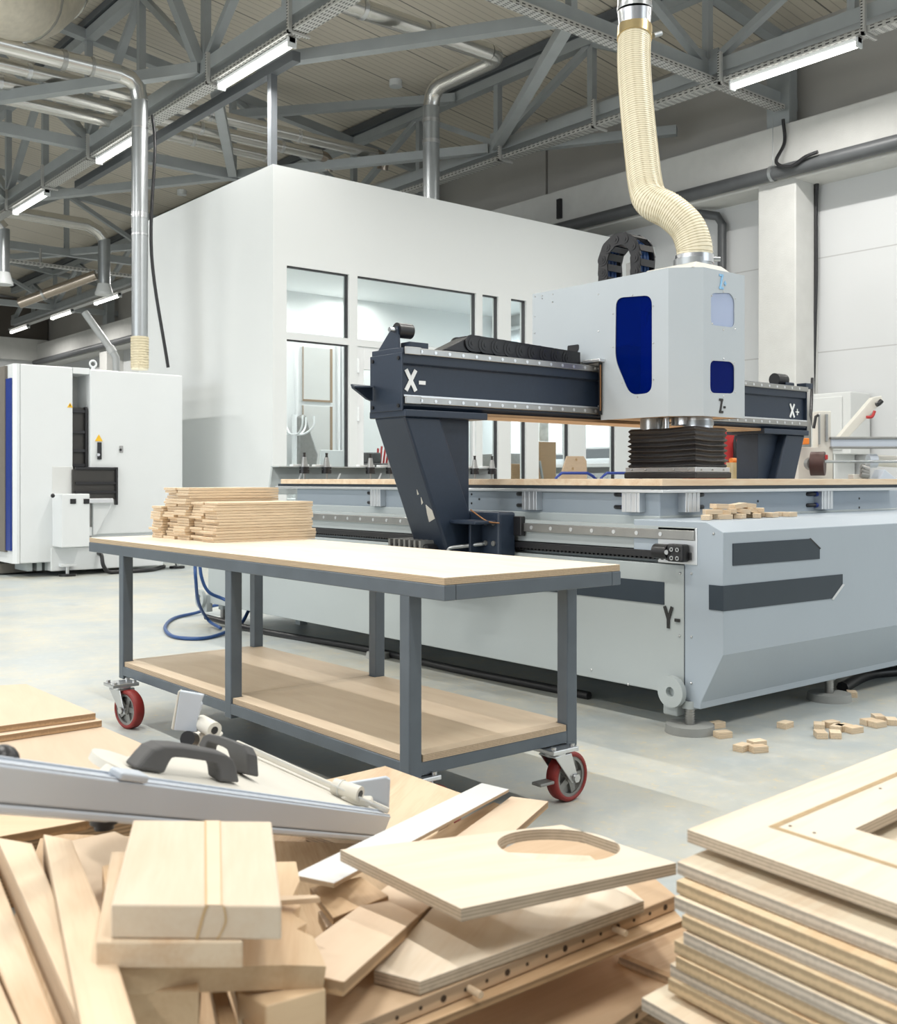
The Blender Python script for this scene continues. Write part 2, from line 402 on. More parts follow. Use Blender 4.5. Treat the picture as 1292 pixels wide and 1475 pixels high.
spk = ramp(N, L, n2.outputs['Fac'], [(0.52, (0, 0, 0)), (0.75, (1, 1, 1))])
k = math_node(N, L, 'MULTIPLY', dust, 0.6); k2 = math_node(N, L, 'MULTIPLY', spk, 0.6)
m1 = N.new('ShaderNodeMixRGB'); m1.inputs[2].default_value = (0.62, 0.57, 0.44, 1); L.new(k, m1.inputs[0]); L.new(old, m1.inputs[1])
m2 = N.new('ShaderNodeMixRGB'); m2.inputs[2].default_value = (0.60, 0.60, 0.56, 1); L.new(k2, m2.inputs[0]); L.new(m1.outputs[0], m2.inputs[1])
n3 = N.new('ShaderNodeTexNoise'); n3.inputs['Scale'].default_value = 38; n3.inputs['Detail'].default_value = 4
L.new(tc.outputs['Object'], n3.inputs['Vector'])
sp3 = math_node(N, L, 'MULTIPLY', ramp(N, L, n3.outputs['Fac'], [(0.60, (0, 0, 0)), (0.70, (1, 1, 1))]), dust)
m3 = N.new('ShaderNodeMixRGB'); m3.inputs[2].default_value = (0.66, 0.55, 0.33, 1); L.new(math_node(N, L, 'MULTIPLY', sp3, 0.8), m3.inputs[0]); L.new(m2.outputs[0], m3.inputs[1])
L.new(m3.outputs[0], b.inputs['Base Color'])
rg = ramp(N, L, n2.outputs['Fac'], [(0.3, (0.34,) * 3), (0.7, (0.55,) * 3)]); L.new(rg, b.inputs['Roughness'])
struct('floor', MB().box(-14, 12.4, -6, 36.2, -0.2, 0), fm, 'pale blue grey dusty concrete floor of the workshop')
# ceiling of ribbed sandwich panels running across the hall
cm = mat('ribbed_ceiling_panel', (0.64, 0.59, 0.50), 0.38, 0.0, 0.05, 1.2)
N, L, b = cm.node_tree.nodes, cm.node_tree.links, cm.node_tree.nodes['Principled BSDF']
tc = N.new('ShaderNodeTexCoord'); s = N.new('ShaderNodeSeparateXYZ'); L.new(tc.outputs['Object'], s.inputs[0])
rib = math_node(N, L, 'FRACT', math_node(N, L, 'MULTIPLY', s.outputs['Y'], 8.0))
seam = math_node(N, L, 'LESS_THAN', math_node(N, L, 'FRACT', s.outputs['Y']), 0.022)
line = math_node(N, L, 'LESS_THAN', rib, 0.1)
bp = N.new('ShaderNodeBump'); bp.inputs['Strength'].default_value = 0.5; bp.inputs['Distance'].default_value = 0.02
L.new(line, bp.inputs['Height']); L.new(bp.outputs[0], b.inputs['Normal'])
old = b.inputs['Base Color'].links[0].from_socket
mr = N.new('ShaderNodeMixRGB'); mr.inputs[2].default_value = (0.42, 0.38, 0.32, 1); L.new(line, mr.inputs[0]); L.new(old, mr.inputs[1]); old = mr.outputs[0]
mx = N.new('ShaderNodeMixRGB'); mx.inputs[2].default_value = (0.16, 0.15, 0.13, 1); L.new(seam, mx.inputs[0]); L.new(old, mx.inputs[1])
L.new(mx.outputs[0], b.inputs['Base Color'])
xa, xb = -14, 12.4
struct('ceiling', MB().ext([(xa, -6, ceil_z(xa)), (xb, -6, ceil_z(xb)), (xb, -6, ceil_z(xb) + .15), (xa, -6, ceil_z(xa) + .15)], (0, 42.2, 0)), cm, 'ribbed pale sandwich panel ceiling sloping to the right wall')
# right hand wall: sandwich panels, concrete beam, pillars
wm = mat('white_sandwich_panel_wall', (0.57, 0.58, 0.585), 0.5, 0, 0.03, 1.0)
N, L, b = wm.node_tree.nodes, wm.node_tree.links, wm.node_tree.nodes['Principled BSDF']
tc = N.new('ShaderNodeTexCoord'); s = N.new('ShaderNodeSeparateXYZ'); L.new(tc.outputs['Object'], s.inputs[0])
seam = math_node(N, L, 'LESS_THAN', math_node(N, L, 'FRACT', math_node(N, L, 'MULTIPLY', math_node(N, L, 'ADD', s.outputs['Z'], -0.22), 0.84)), 0.012)
old = b.inputs['Base Color'].links[0].from_socket
mx = N.new('ShaderNodeMixRGB'); mx.inputs[2].default_value = (0.40, 0.40, 0.40, 1); L.new(seam, mx.inputs[0]); L.new(old, mx.inputs[1]); L.new(mx.outputs[0], b.inputs['Base Color'])
WB = MB()
WB.box(WALLX, WALLX + .3, -6, 10.3, 0, 4.75); WB.box(WALLX, WALLX + .3, 13.2, 36.2, 0, 4.75)
WB.box(WALLX, WALLX + .3, 10.3, 13.2, 0, 1.25); WB.box(WALLX, WALLX + .3, 10.3, 13.2, 3.4, 4.75)
struct('wall_right', WB, wm, 'white panelled wall along the right side of the hall')
UW = MB()
for k in range(7): UW.box(WALLX - .05, WALLX + .25, -6 + 6.05 * k, -6 + 6.05 * k + 6.0, 5.40, 6.9)
struct('wall_upper', UW, 'panel_dark', 'shaded grey panel band of the right wall above the concrete beam')
struct('wall_beam', MB().box(BEAMX, WALLX + .3, -6, 35.9, 4.72, 5.44), 'concrete_white', 'whitewashed concrete beam along the right wall', bevel=.02)
for i, y in enumerate((-7.05 + 7.35, 7.65 - .05, 14.95, 22.3, 29.65)):
    struct('pillar', MB().box(BEAMX, WALLX + .1, y - .27, y + .27, 0, 4.74), 'concrete_white', 'whitewashed concrete pillar of the right wall', bevel=.015)
    st = MB(); st.box(BEAMX + .1, BEAMX + .3, y - .10, y + .14, 5.43, 6.6); st.box(BEAMX + .06, BEAMX + .1, y - .14, y + .18, 5.43, 6.6)
    struct('pillar_stub', st, 'truss', 'grey steel post standing on the concrete beam')
# far wall
FW = MB(); FW.box(-14, 12.4, 35.6, 35.9, 0, 5.0); FW.box(-14, 12.4, 35.62, 35.9, 5.0, 7.2)
struct('wall_far', FW, wm, 'far end wall of the hall')
FB = MB(); FB.box(-14, 12.0, 35.3, 35.6, 4.9, 5.6)
struct('wall_far_band', FB, 'concrete_white', 'whitewashed concrete band on the far end wall')
FD = MB(); FD.box(-14, 12.0, 35.45, 35.6, 5.6, 6.9)
struct('wall_far_upper', FD, mat('dark_far_panel', (0.08, 0.07, 0.06), 0.6), 'dark upper panels of the far end wall')
# ------------------------------------------------------------------ roof trusses (bottom chord level, top chord follows the roof)
BZ = 5.80
def truss_along(axis, c, spans, label, name='roof_truss', ctop=True):
    """axis 'y': truss at X=c with nodes along Y; axis 'x': truss at Y=c with nodes along X"""
    a, e, step, bot0 = spans
    def P(t, z): return Vector((c, t, z)) if axis == 'y' else Vector((t, c, z))
    def topz(t): return (ceil_z(c) if axis == 'y' else ceil_z(t)) - 0.28
    o = thing(name, label, 'roof truss', P(a, BZ), 'steel roof trusses')
    cw = .14 if axis == 'y' else .134
    MB().bar(P(a, BZ), P(e, BZ), cw, cw + .02).build('bottom_chord', 'truss', o)
    MB().bar(P(a, topz(a)), P(e, topz(e)), .14, .14).build('top_chord', 'truss', o)
    if ctop:
        pu = MB(); pu.bar(P(a, topz(a) + .17), P(e, topz(e) + .17), .10, .18); pu.bar(P(a, topz(a) + .11), P(e, topz(e) + .11), .20, .02)
        pu.build('purlin', 'truss_dark', o)
    t = a; k = 0
    while t < e - .05:
        n = t + step
        if axis == 'y' or min(abs(t - q) for q in (1.06, 5.66, 10.26)) > .1: MB().bar(P(t, BZ), P(t, topz(t)), .09, .09).build('post', 'truss', o)
        if n <= e + .05:
            if (k + bot0) % 2 == 0: MB().bar(P(t, BZ + .05), P(n, topz(n) - .05), .10, .08).build('brace', 'truss', o)
            else: MB().bar(P(t, topz(t) - .05), P(n, BZ + .05), .10, .08).build('brace', 'truss', o)
        t = n; k += 1
    for q in ([a + 2 * step * j for j in range(int((e - a) / step / 2) + 1)]):
        g = MB().obox(P(q, BZ + .1), (0, 1, 0) if axis == 'y' else (1, 0, 0), (1, 0, 0) if axis == 'y' else (0, 1, 0), (0, 0, 1), -.16, .16, -.012, .012, -.06, .14)
        g.build('gusset_plate', 'truss', o)
    return o
YT = 7.35 / 4
truss_along('y', 5.66, (7.65 - 4 * YT, 29.7, YT, 0), 'long grey roof truss running above the white booth corner and the left lamps')
truss_along('y', 10.26, (7.65 - 4 * YT, 33.4, YT, 0), 'long grey roof truss nearest the right hand wall')
truss_along('y', 1.06, (7.65, 29.7, YT, 0), 'long grey roof truss at the far left of the hall')
XT = 4.6 / 2
for y, lb in ((7.65, 'nearest grey truss crossing the hall, holding a perforated cable tray behind the cream hose'), (15.0, 'second grey truss crossing the hall, above the back of the white booth'), (22.35, 'third grey truss crossing the hall, left of the vertical duct'), (29.7, 'farthest grey truss crossing the hall, near the far wall')):
    truss_along('x', y, (1.06 if y > 8 else 5.66 - 4.6, 12.56 if y > 8 else 12.56, XT, 0), lb, ctop=False)
def brace_bar(p, q, label, z=BZ, w=.13):
    tag(MB().bar((p[0], p[1], z), (q[0], q[1], z), w, .126).build('wind_brace', 'truss'), label, 'roof brace', 'horizontal roof braces')
brace_bar((5.60, 11.35), (3.42, 14.9), 'light grey flat roof brace crossing in front of the upper left ducts')
brace_bar((5.72, 11.3), (7.9, 7.75), 'light grey flat roof brace left of the centre, over the white booth')
brace_bar((8.02, 7.75), (10.2, 11.3), 'steep light grey brace in the upper centre, under the cable tray')
brace_bar((8.02, 14.9), (10.2, 11.45), 'grey roof brace low above the white booth roof edge')
brace_bar((10.32, 11.4), (11.65, 9.2), 'grey roof brace running to the concrete beam behind the hose')
brace_bar((5.6, 18.7), (3.42, 15.1), 'grey roof brace at the left edge behind the second truss')
brace_bar((5.72, 18.7), (7.9, 15.1), 'grey roof brace hidden behind the vertical duct', BZ)
brace_bar((10.2, 18.7), (8.02, 22.2), 'grey roof brace over the rear of the hall, right of the nozzle duct')
brace_bar((7.96, 15.0), (10.2, 12.2), 'dark roof brace high under the ceiling above the booth', 6.75, .11)
brace_bar((5.72, 11.3), (7.9, 14.9), 'grey roof brace behind the booth corner post', BZ)
tag(MB().bar((5.60, 11.38, 5.86), (4.87, 11.38, 7.42), .12, .12).build('sway_brace', 'truss'), 'steep light grey sway brace rising left from the node over the left lamps', 'roof brace', 'sloping roof braces')
brace_bar((3.36, 22.4), (5.6, 25.9), 'grey roof brace at the far left, over the white machine')
brace_bar((7.96, 22.4), (5.72, 26.0), 'light grey roof brace at the left edge above the far lamps')
# booth corner post up to the truss
tag(MB().box(6.01, 6.09, 10.43, 10.51, 4.385, 5.58).build('hanger_post', mat('shade_darkened_post', (.10, .11, .12), .5)), 'grey steel post from the booth corner up to the thin roof rail', 'post')  # truss grey made darker in the colour, standing in for shade
tag(MB().box(6.00, 6.10, 9.95, 16.5, 5.57, 5.68).build('roof_rail', 'truss_dark'), 'thin dark steel rail below the left lamp row, over the booth edge', 'rail')
# ------------------------------------------------------------------ cable trays with lamps
def cable_tray(p0, p1, w, label, hang, hside=None):
    p0, p1 = Vector(p0), Vector(p1); d = (p1 - p0).normalized(); s = Vector((d.y, -d.x, 0))
    o = thing('cable_tray', label, 'cable tray', p0, 'perforated cable trays')
    mw = Matrix(((d.x, s.x, 0, p0.x), (d.y, s.y, 0, p0.y), (0, 0, 1, p0.z), (0, 0, 0, 1)))
    l = (p1 - p0).length; mb = MB()
    mb.obox(p0, d, s, UZ, 0, l, -w / 2, w / 2, 0, .006)
    mb.obox(p0, d, s, UZ, 0, l, -w / 2, -w / 2 + .004, .006, .055); mb.obox(p0, d, s, UZ, 0, l, w / 2 - .004, w / 2, .006, .055)
    mb.build('tray_channel', 'tray', o, 0, mw)
    for q, zt in hang:
        h = MB(); c = p0 + d * q - s * (w / 2 + .03)
        h.obox(c, d, s, UZ, -.022, .022, -.02, .02, -.03, zt - p0.z)
        h.obox(c, d, s, UZ, -.02, .02, -.02, w + .08, -.03, -.005)
        h.build('tray_hanger', 'tray', o, 0, Matrix(((d.x, s.x, 0, c.x), (d.y, s.y, 0, c.y), (0, 0, 1, c.z), (0, 0, 0, 1))))
    return o
hy = [9.3, 11.1, 13.0, 14.8, 16.7, 18.5, 20.4, 22.2]
cable_tray((5.68, 4.0, 5.57), (5.68, 29, 5.57), .16, 'perforated cable tray above the row of left tube lamps', [(y - 4.0, 5.9) for y in hy])
hy2 = [5.6, 7.35, 9.3, 11.1, 12.8, 14.8]
cable_tray((10.20, 4.0, 5.56), (10.20, 33.4, 5.56), .16, 'perforated cable tray above the right tube lamp and the far lamps', [(y - 4.0, 5.9) for y in hy2])
cable_tray((5.9, 7.52, 5.60), (11.55, 7.52, 5.60), .14, 'perforated cable tray under the nearest crossing truss', [])
cable_tray((1.2, 22.2, 5.42), (10.1, 22.2, 5.42), .14, 'perforated cable tray crossing the hall at the left, far behind', [(3.6, 5.8), (6.2, 5.8)])
LAMPS = [(5.68, 9.42), (5.68, 13.1), (5.68, 16.8), (10.20, 5.70), (10.20, 25.0), (10.20, 28.2), (10.20, 31.8), (10.2, 21.4)]
LL = ['brightest tube lamp, left of the top centre, nearest lamp of the left row', 'lit tube lamp half hidden by the vertical duct, second of the left row', 'lit tube lamp at the left edge, third of the left row',
      'lit tube lamp at the upper right over the wall beam', 'lit tube lamp of the far row, next to the vertical duct', 'lit tube lamp of the far row, in the middle', 'lit tube lamp of the far row, near the far wall', 'lit tube lamp of the far row hidden by the vertical duct']
EM = bpy.data.materials.new('lamp_diffuser'); N, L, b = nodes_of(EM)
b.inputs['Base Color'].default_value = (0.9, 0.9, 0.9, 1); b.inputs['Emission Color'].default_value = (1, 0.97, 0.90, 1); b.inputs['Emission Strength'].default_value = 6
LAMP_W = 98.0
def lamp_light(x, y, z, l, w, p, nm='tube_light', par=None):
    ld = bpy.data.lights.new(nm, 'AREA'); ld.shape = 'RECTANGLE'; ld.size = w; ld.size_y = l; ld.energy = p; ld.color = (1, 0.975, 0.93); ld.spread = math.radians(172)
    lo = bpy.data.objects.new(nm, ld); COL.objects.link(lo); lo.location = (x, y, z)
    if par is not None:
        lo.parent = par; lo.location = Vector((x, y, z)) - Vector(par['_o'])
    return lo
for (x, y), lb in zip(LAMPS, LL):
    zl = 5.48
    o = thing('tube_lamp', lb, 'lamp', (x, y, zl), 'LED tube lamps under the cable trays')
    hb = MB(); hb.box(x - .035, x + .035, y, y + 1.57, zl + .03, zl + .08); hb.build('lamp_body', 'white', o)
    db = MB(); P = [(x + .048 * math.cos(PI + PI * i / 8), y + .02, zl + .035 + .05 * math.sin(PI + PI * i / 8)) for i in range(9)]
    db.ext(P, (0, 1.53, 0)); db.build('lamp_diffuser', EM, o)
    for e_ in (y, y + 1.55): MB().box(x - .05, x + .05, e_, e_ + .02, zl - .02, zl + .08).build('end_cap', 'white', o)
    lamp_light(x, y + .785, zl - .03, 1.53, .07, LAMP_W, par=o)
# the hall's other lamp rows, out of the picture (light only as the rows above the camera give it)
for x in (1.06, -3.54, 5.74):
    for y in ((-1.6, 2.0, 5.7, 9.4, 13.1, 16.8, 22.5) if x != 5.74 else (-1.6, 2.0, 5.7)):
        lamp_light(x, y + .785, 5.345, 1.53, .07, LAMP_W * 1.0, 'row_lamp_light')
for y in (2.0, -1.6): lamp_light(10.2, y + .785, 5.345, 1.53, .07, LAMP_W, 'row_lamp_light')
# ------------------------------------------------------------------ pipes and ducts
def ribbed(p0, p1, r, n, mb):
    p0, p1 = Vector(p0), Vector(p1)
    for i in range(n):
        c = p0.lerp(p1, (i + .5) / n); d = (p1 - p0).normalized(); mb.cyl(c - d * .012, c + d * .012, r * 1.05, n=20)
def elbow(p, d0, d1, R, n=6):
    """three segment bend from direction d0 to d1 around corner p"""
    p, d0, d1 = Vector(p), Vector(d0).normalized(), Vector(d1).normalized()
    return [p - d0 * R] + [(p - d0 * R) * (1 - t) ** 2 + p * 2 * t * (1 - t) + (p + d1 * R) * t * t for t in [i / n for i in range(1, n)]] + [p + d1 * R]
# vertical duct behind the white machine, bend, pipe to the left
vd = atz(200, 140, 5.6); vx, vy = 4.97, 11.6
o = thing('exhaust_duct', 'tall shiny vertical duct rising from the white machine, bending left under the roof', 'duct', (vx, vy, 2.3))
MB().cyl((vx, vy, 2.62), (vx, vy, 5.35), .092, n=24).build('duct_pipe', 'zinc', o)
for za, zb_ in ((5.02, 5.04), (4.0, 4.06), (3.8, 3.82)): MB().cyl((vx, vy, za), (vx, vy, zb_), .096, n=24).build('duct_clamp', 'steel', o)
MB().tube(elbow((vx, vy, 5.6), UZ, -UX, .25, 3), .094, 20).build('duct_elbow', 'duct', o)
hp = MB().cyl((vx - .25, vy, 5.6), (-1.5, vy, 5.6), .10, n=24); hp.build('horizontal_pipe', 'duct', o)
for xa_, xb_ in ((vx - .55, vx - .58), (vx - .85, vx - .9), (2.6, 2.65)): MB().cyl((xa_, vy, 5.6), (xb_, vy, 5.6), .11, n=24).build('pipe_clamp', 'rail', o)
fx = MB().cyl((vx, vy, 2.26), (vx, vy, 2.64), .095, n=24)
fx.build('flexible_end', 'cream', o); rb = MB(); ribbed((vx, vy, 2.28), (vx, vy, 2.64), .097, 12, rb); rb.build('hose_ring', 'cream_rib', o)
for i, (y, z) in enumerate(((13.15, 5.97), (13.62, 5.93), (14.08, 5.90))):
    o = thing('exhaust_pipe', ['topmost of the three shiny pipes running above the lamps and over the booth', 'middle one of the three shiny pipes running over the booth', 'lowest of the three shiny pipes running over the booth'][i], 'duct', (-1, y, z), 'bundle of pipes under the roof')
    MB().cyl((-2, y, z), (9.4 - .7 * i, y, z), .085, n=20).build('pipe', 'duct', o)
    for x in (2.9, 4.2 - .2 * i, 6.6 + .1 * i, 8.0): MB().cyl((x, y, z), (x + .05, y, z), .092, n=20).build('pipe_clamp', 'steel', o)
    MB().tube(elbow((9.4 - .7 * i + .2, y, z), UX, (-.2, .3, -1), .2, 4), .085, 16).build('pipe_elbow', 'copper', o)
# duct in the upper middle with two elbows, going down into the booth
o = thing('exhaust_duct', 'shiny duct in the upper centre with two elbows dropping behind the white booth wall', 'duct', (8.53, 10.7, 4.0))
MB().cyl((3.0, 9.38, 6.08), (8.35, 9.38, 6.08), .105, n=24).build('horizontal_pipe', 'duct', o)
MB().tube(elbow((8.53, 9.38, 6.08), UX, UY, .18, 5), .105, 20).build('duct_elbow', 'duct', o)
MB().cyl((8.53, 9.56, 6.08), (8.53, 10.45, 6.08), .105, n=24).build('cross_pipe', 'duct', o)
MB().tube(elbow((8.53, 10.7, 6.08), UY, -UZ, .25, 3), .105, 20).build('duct_elbow', 'duct', o)
MB().cyl((8.53, 10.7, 5.83), (8.53, 10.7, 4.0), .108, n=24).build('drop_pipe', 'zinc', o)
for x in (6.5, 7.4): MB().cyl((x, 9.38, 6.08), (x + .05, 9.38, 6.08), .115, n=24).build('duct_clamp', 'steel', o)
for z in (5.62, 5.35): MB().cyl((8.53, 10.7, z), (8.53, 10.7, z + .05), .116, n=24).build('duct_clamp', 'steel', o)
# big insulated duct, upper left corner
o = thing('insulated_duct', 'fat wrapped duct in the upper left corner of the picture', 'duct', (2.4, 9.2, 6.3))
P = smooth_path([(1.2, 8.0, 6.95), (2.2, 9.6, 6.55), (2.7, 10.4, 6.45), (3.0, 11.2, 6.62), (3.3, 13.0, 7.0)], 6)
P = smooth_path([at(-60, -60, 10.2), at(-10, -30, 10.6), at(30, -12, 11.2), at(60, -32, 11.7), at(95, -72, 12.1)], 7)
MB().tube(P, .50, 28).build('duct_sleeve', mat('wrapped_duct_foil', (0.62, 0.57, 0.47), 0.3, 0.55, 0.2, 14, 0.5), o)
rb = MB()
for i in range(3, len(P) - 3, 9): rb.cyl(P[i], P[i] + (P[i + 1] - P[i]).normalized() * .03, .515, n=28)
rb.build('duct_band', 'rail', o)
# hanging suction nozzles at the left
for i, (px, py0, py1, d) in enumerate(((150, 345, 425, 21.0), (4, 330, 410, 19.0))):
    b0, b1 = at(px, py1, d), at(px, py0, d)
    o = thing('nozzle_duct', ['short hanging duct with a flared white nozzle left of the tall duct', 'short hanging duct with a flared white nozzle at the left edge'][i], 'duct', b0, 'hanging suction nozzles')
    MB().cyl(b0 + UZ * .12, b1, .12, n=18).build('duct_pipe', 'zinc', o)
    MB().cyl(b0 + UZ * .05, b0 + UZ * .22, .17, .125, n=18).cyl(b0, b0 + UZ * .05, .18, n=18).build('nozzle', 'white', o)
    MB().tube([b1, b1 + Vector((-.12, 0, .14)), b1 + Vector((-.35, 0, .24)), b1 + Vector((-1.9, 0, .26))], .12, 16).build('feed_pipe', 'duct', o)
a, c = at(28, 437, 21), at(138, 396, 21)
o = thing('exhaust_pipe', 'long tan pipe slanting up between the two nozzles, at the left', 'duct', a)
MB().cyl(a, c, .10, n=16).build('pipe', 'copper', o); MB().cyl(a.lerp(c, .3), a.lerp(c, .33), .115, n=16).build('pipe_clamp', 'rail', o)
o = thing('drain_pipe', 'white slanting drain pipe above the white machine', 'pipe', at(165, 530, 22))
MB().tube([at(122, 450, 22), at(162, 506, 22), at(167, 515, 22), at(168, 545, 22)], .075, 14).build('pipe', 'white', o)
MB().cyl(at(158, 500, 22), at(163, 508, 22), .09, n=14).build('pipe_collar', 'frame_white', o)
# wall pipe along the concrete beam with clamps
o = thing('wall_pipe', 'long dark pipe running along the concrete beam of the right wall', 'pipe', (11.5, 5, 4.83))
MB().cyl((11.50, -2, 4.82), (11.50, 35.2, 4.82), .085, n=18).build('pipe', 'pipe_dark', o)
cl = MB(); q = atx(1113, 245, 11.5)
cl.cyl((11.5, q.y - .02, 4.82), (11.5, q.y + .02, 4.82), .1, n=18); cl.build('pipe_clamp', 'zinc', o)
MB().cyl((11.5, q.y, 4.9), (11.5, q.y, 5.5), .006, n=6).build('hanger_wire', 'zinc', o)
q = atx(1040, 280, 12.0)
o = thing('down_pipe', 'grey pipe bending down the wall behind the cream hose', 'pipe', (12.0, q.y, 2.0))
MB().tube([(11.6, q.y + .5, 4.64), (11.85, q.y + .25, 4.64), (12.0, q.y + .08, 4.60), (12.0, q.y, 4.48), (12.0, q.y, 2.0)], .06, 14).build('pipe', 'pipe_dark', o)
def cable(name, pts, r, m, label, cat='cable', group=None, n=8):
    return tag(MB().tube(smooth_path(pts, 8), r, n).build(name, m), label, cat, group)
cable('power_cable', [atx(1178, 236, 12.0), atx(1175, 300, 12.03), atx(1175, 400, 12.03), atx(1172, 520, 12.03), atx(1171, 570, 12.03)], .028, 'black', 'black cable running down the wall right of the pillar')
cable('power_cable', [atx(1128, 172, 11.53), atx(1130, 205, 11.53), atx(1118, 233, 11.38), atx(1138, 240, 11.38), atx(1160, 226, 11.38), atx(1178, 219, 11.40)], .022, 'black', 'black cable looping from the tray down to the dark wall pipe')
cable('power_cable', [Vector((vx + .13, vy - .05, 5.2)), Vector((vx + .16, vy - .05, 4.8)), Vector((vx + .12, vy - .05, 3.6)), Vector((vx + .3, vy - .1, 2.3))], .02, 'black', 'black cable hanging down beside the tall vertical duct')
# bracket stubs on the beam
o = tag(MB().obox(atx(806, 300, 11.58), UY, UX, UZ, -.04, .04, -.03, .03, -.16, .14).build('wall_bracket', 'black'), 'small black bracket on the concrete beam above the booth', 'bracket')
# smoke detectors and ceiling rods
for px, py, Y, lb in ((570, 114, 9.0, 'round ceiling detector above the booth near the centre'), (262, 268, 19.0, 'round ceiling detector above the booth left edge')):
    p = aty(px, py, Y)
    for k in range(30):
        if ceil_z(p.x) > p.z: Y += .25; p = aty(px, py, Y)
        else: break
    p.z = ceil_z(p.x)
    tag(MB().cyl(p - UZ * .10, p + UZ * .0, .10, n=16).build('smoke_detector', 'white'), lb, 'detector')
# ------------------------------------------------------------------ the white booth with windows
BX0, BY0, BY1, BZT = 5.75, 9.94, 13.45, 4.39
def bxp(px): return aty(px, 600, BY0).x
T = .12
LWM = MB().box(BX0, BX0 + T, BY0 + T, BY1, 0, BZT)
struct('wall_booth_left', LWM, 'white_wall', 'blank white side wall of the booth')
op = [(413, 503), (515, 686), (695, 718), (736, 758), (776, 820), (844, 887)]
wf = MB(); zt0, zt1, zl1 = 2.60, 3.325, 2.525
edges = [(bxp(a), bxp(c)) for a, c in op]
x_end = BEAMX + .5
wf.box(BX0, x_end, BY0, BY0 + T, zt1, BZT)
prev = BX0
for a, c in edges:
    wf.box(prev, a, BY0, BY0 + T, 0, zt1); wf.box(a, c, BY0, BY0 + T, zl1, zt0); prev = c
wf.box(prev, x_end, BY0, BY0 + T, 0, zt1)
for i, (a, c) in enumerate(edges):
    wf.box(a, c, BY0, BY0 + T, 0, .30 if i != 1 else .02)
struct('wall_booth_front', wf, 'white_wall', 'white front wall of the booth with its window openings')
struct('ceiling_booth', MB().box(BX0 + T, x_end, BY0 + T, BY1, 3.75, 3.9), 'white_wall', 'white ceiling inside the booth')
struct('wall_booth_back', MB().box(BX0 + T, x_end, BY1 - T, BY1, 0, BZT), 'white_wall', 'white back wall of the booth')
def pane(n, a, c, z0, z1, frame=True):
    o = MB(); g = .012
    o.box(a, a + .012, BY0 + .055, BY0 + .08, z0, z1); o.box(c - .012, c, BY0 + .03, BY0 + .08, z0, z1); o.box(a + .012, c - .012, BY0 + .02, BY0 + .08, z1 - .012, z1); o.box(a + .012, c - .012, BY0 + .055, BY0 + .08, z0, z0 + .01)
    w = o.build('window_%d' % n, 'gasket'); w['kind'] = 'structure'; w['label'] = 'window pane opening of the white booth'; w['category'] = 'window'
    MB().box(a + .01, c - .01, BY0 + .055, BY0 + .063, z0 + .01, z1 - .01).build('window_glass', 'glass', w)
n = 1
for i, (a, c) in enumerate(edges):
    pane(n, a, c, zt0, zt1); n += 1
    if i != 1: pane(n, a, c, .30, zl1); n += 1
# door and side light in the wide second opening
a, c = edges[1]
d0, d1 = a, bxp(610)
do = MB(); fw = .10
do.box(d0, d0 + fw, BY0 + .02, BY0 + .08, .02, zl1); do.box(d1 - fw, d1, BY0 + .02, BY0 + .08, .02, zl1); do.box(d0 + fw, d1 - fw, BY0 + .02, BY0 + .08, zl1 - .26, zl1); do.box(d0 + fw, d1 - fw, BY0 + .02, BY0 + .08, .02, .5)
dr = do.build('door_1', 'frame_white', None, .004); dr['kind'] = 'structure'; dr['label'] = 'white framed glass door of the booth'; dr['category'] = 'door'
MB().box(d0 + fw - .01, d1 - fw + .01, BY0 + .045, BY0 + .055, .49, zl1 - .25).build('door_glass', 'glass', dr)
hg = MB()
for z in (2.3, 1.75, .9): hg.cyl((d0 + .01, BY0 - .005, z - .08), (d0 + .01, BY0 - .005, z + .08), .018, n=10)
hg.build('door_hinge', 'frame_white', dr)
sl = MB(); e0 = d1 + .01; ex = bxp(664)
for x in (e0, ex, c - .04): sl.box(x, x + .05, BY0 + .02, BY0 + .08, .02, zl1)
so = sl.build('window_40', 'frame_white', None, .003); so['kind'] = 'structure'; so['label'] = 'white framed side light beside the booth door'; so['category'] = 'window'
MB().box(e0, c, BY0 + .045, BY0 + .055, .02, zl1).build('window_glass', 'glass', so)
MB().box(bxp(671), bxp(674), BY0 + .01, BY0 + .085, .02, zl1).build('window_seal', 'gasket', so)
# outside windows of the booth, in the hall wall
ow = MB()
for y0, y1 in ((10.3, 11.7), (11.8, 13.2)):
    for q in ((y0, y0 + .07), (y1 - .07, y1)): ow.box(WALLX + .08, WALLX + .16, q[0], q[1], 1.25, 3.4)
    ow.box(WALLX + .08, WALLX + .16, y0 + .07, y1 - .07, 1.25, 1.33); ow.box(WALLX + .08, WALLX + .16, y0 + .07, y1 - .07, 3.32, 3.4)
ow = ow.build('window_50', 'frame_white', None, .004); ow['kind'] = 'structure'; ow['label'] = 'bright outside window inside the booth'; ow['category'] = 'window'
MB().box(WALLX + .115, WALLX + .122, 10.3, 13.2, 1.27, 3.38).build('window_glass', 'glass', ow)
sb = MB().box(WALLX - .22, WALLX, 10.25, 13.25, 1.19, 1.25).build('window_51', 'frame_white', None, .006); sb['kind'] = 'structure'; sb['label'] = 'white window sill inside the booth'; sb['category'] = 'sill'
bm_ = bpy.data.materials.new('white_blind_cloth'); N, L, b = nodes_of(bm_)
N.remove(b); dq = N.new('ShaderNodeBsdfDiffuse'); tq = N.new('ShaderNodeBsdfTranslucent'); mq = N.new('ShaderNodeMixShader'); mq.inputs[0].default_value = .6
nq = N.new('ShaderNodeTexNoise'); nq.inputs['Scale'].default_value = 40; rq = ramp(N, L, nq.outputs['Fac'], [(.3, (.82, .84, .85)), (.7, (.9, .92, .93))])
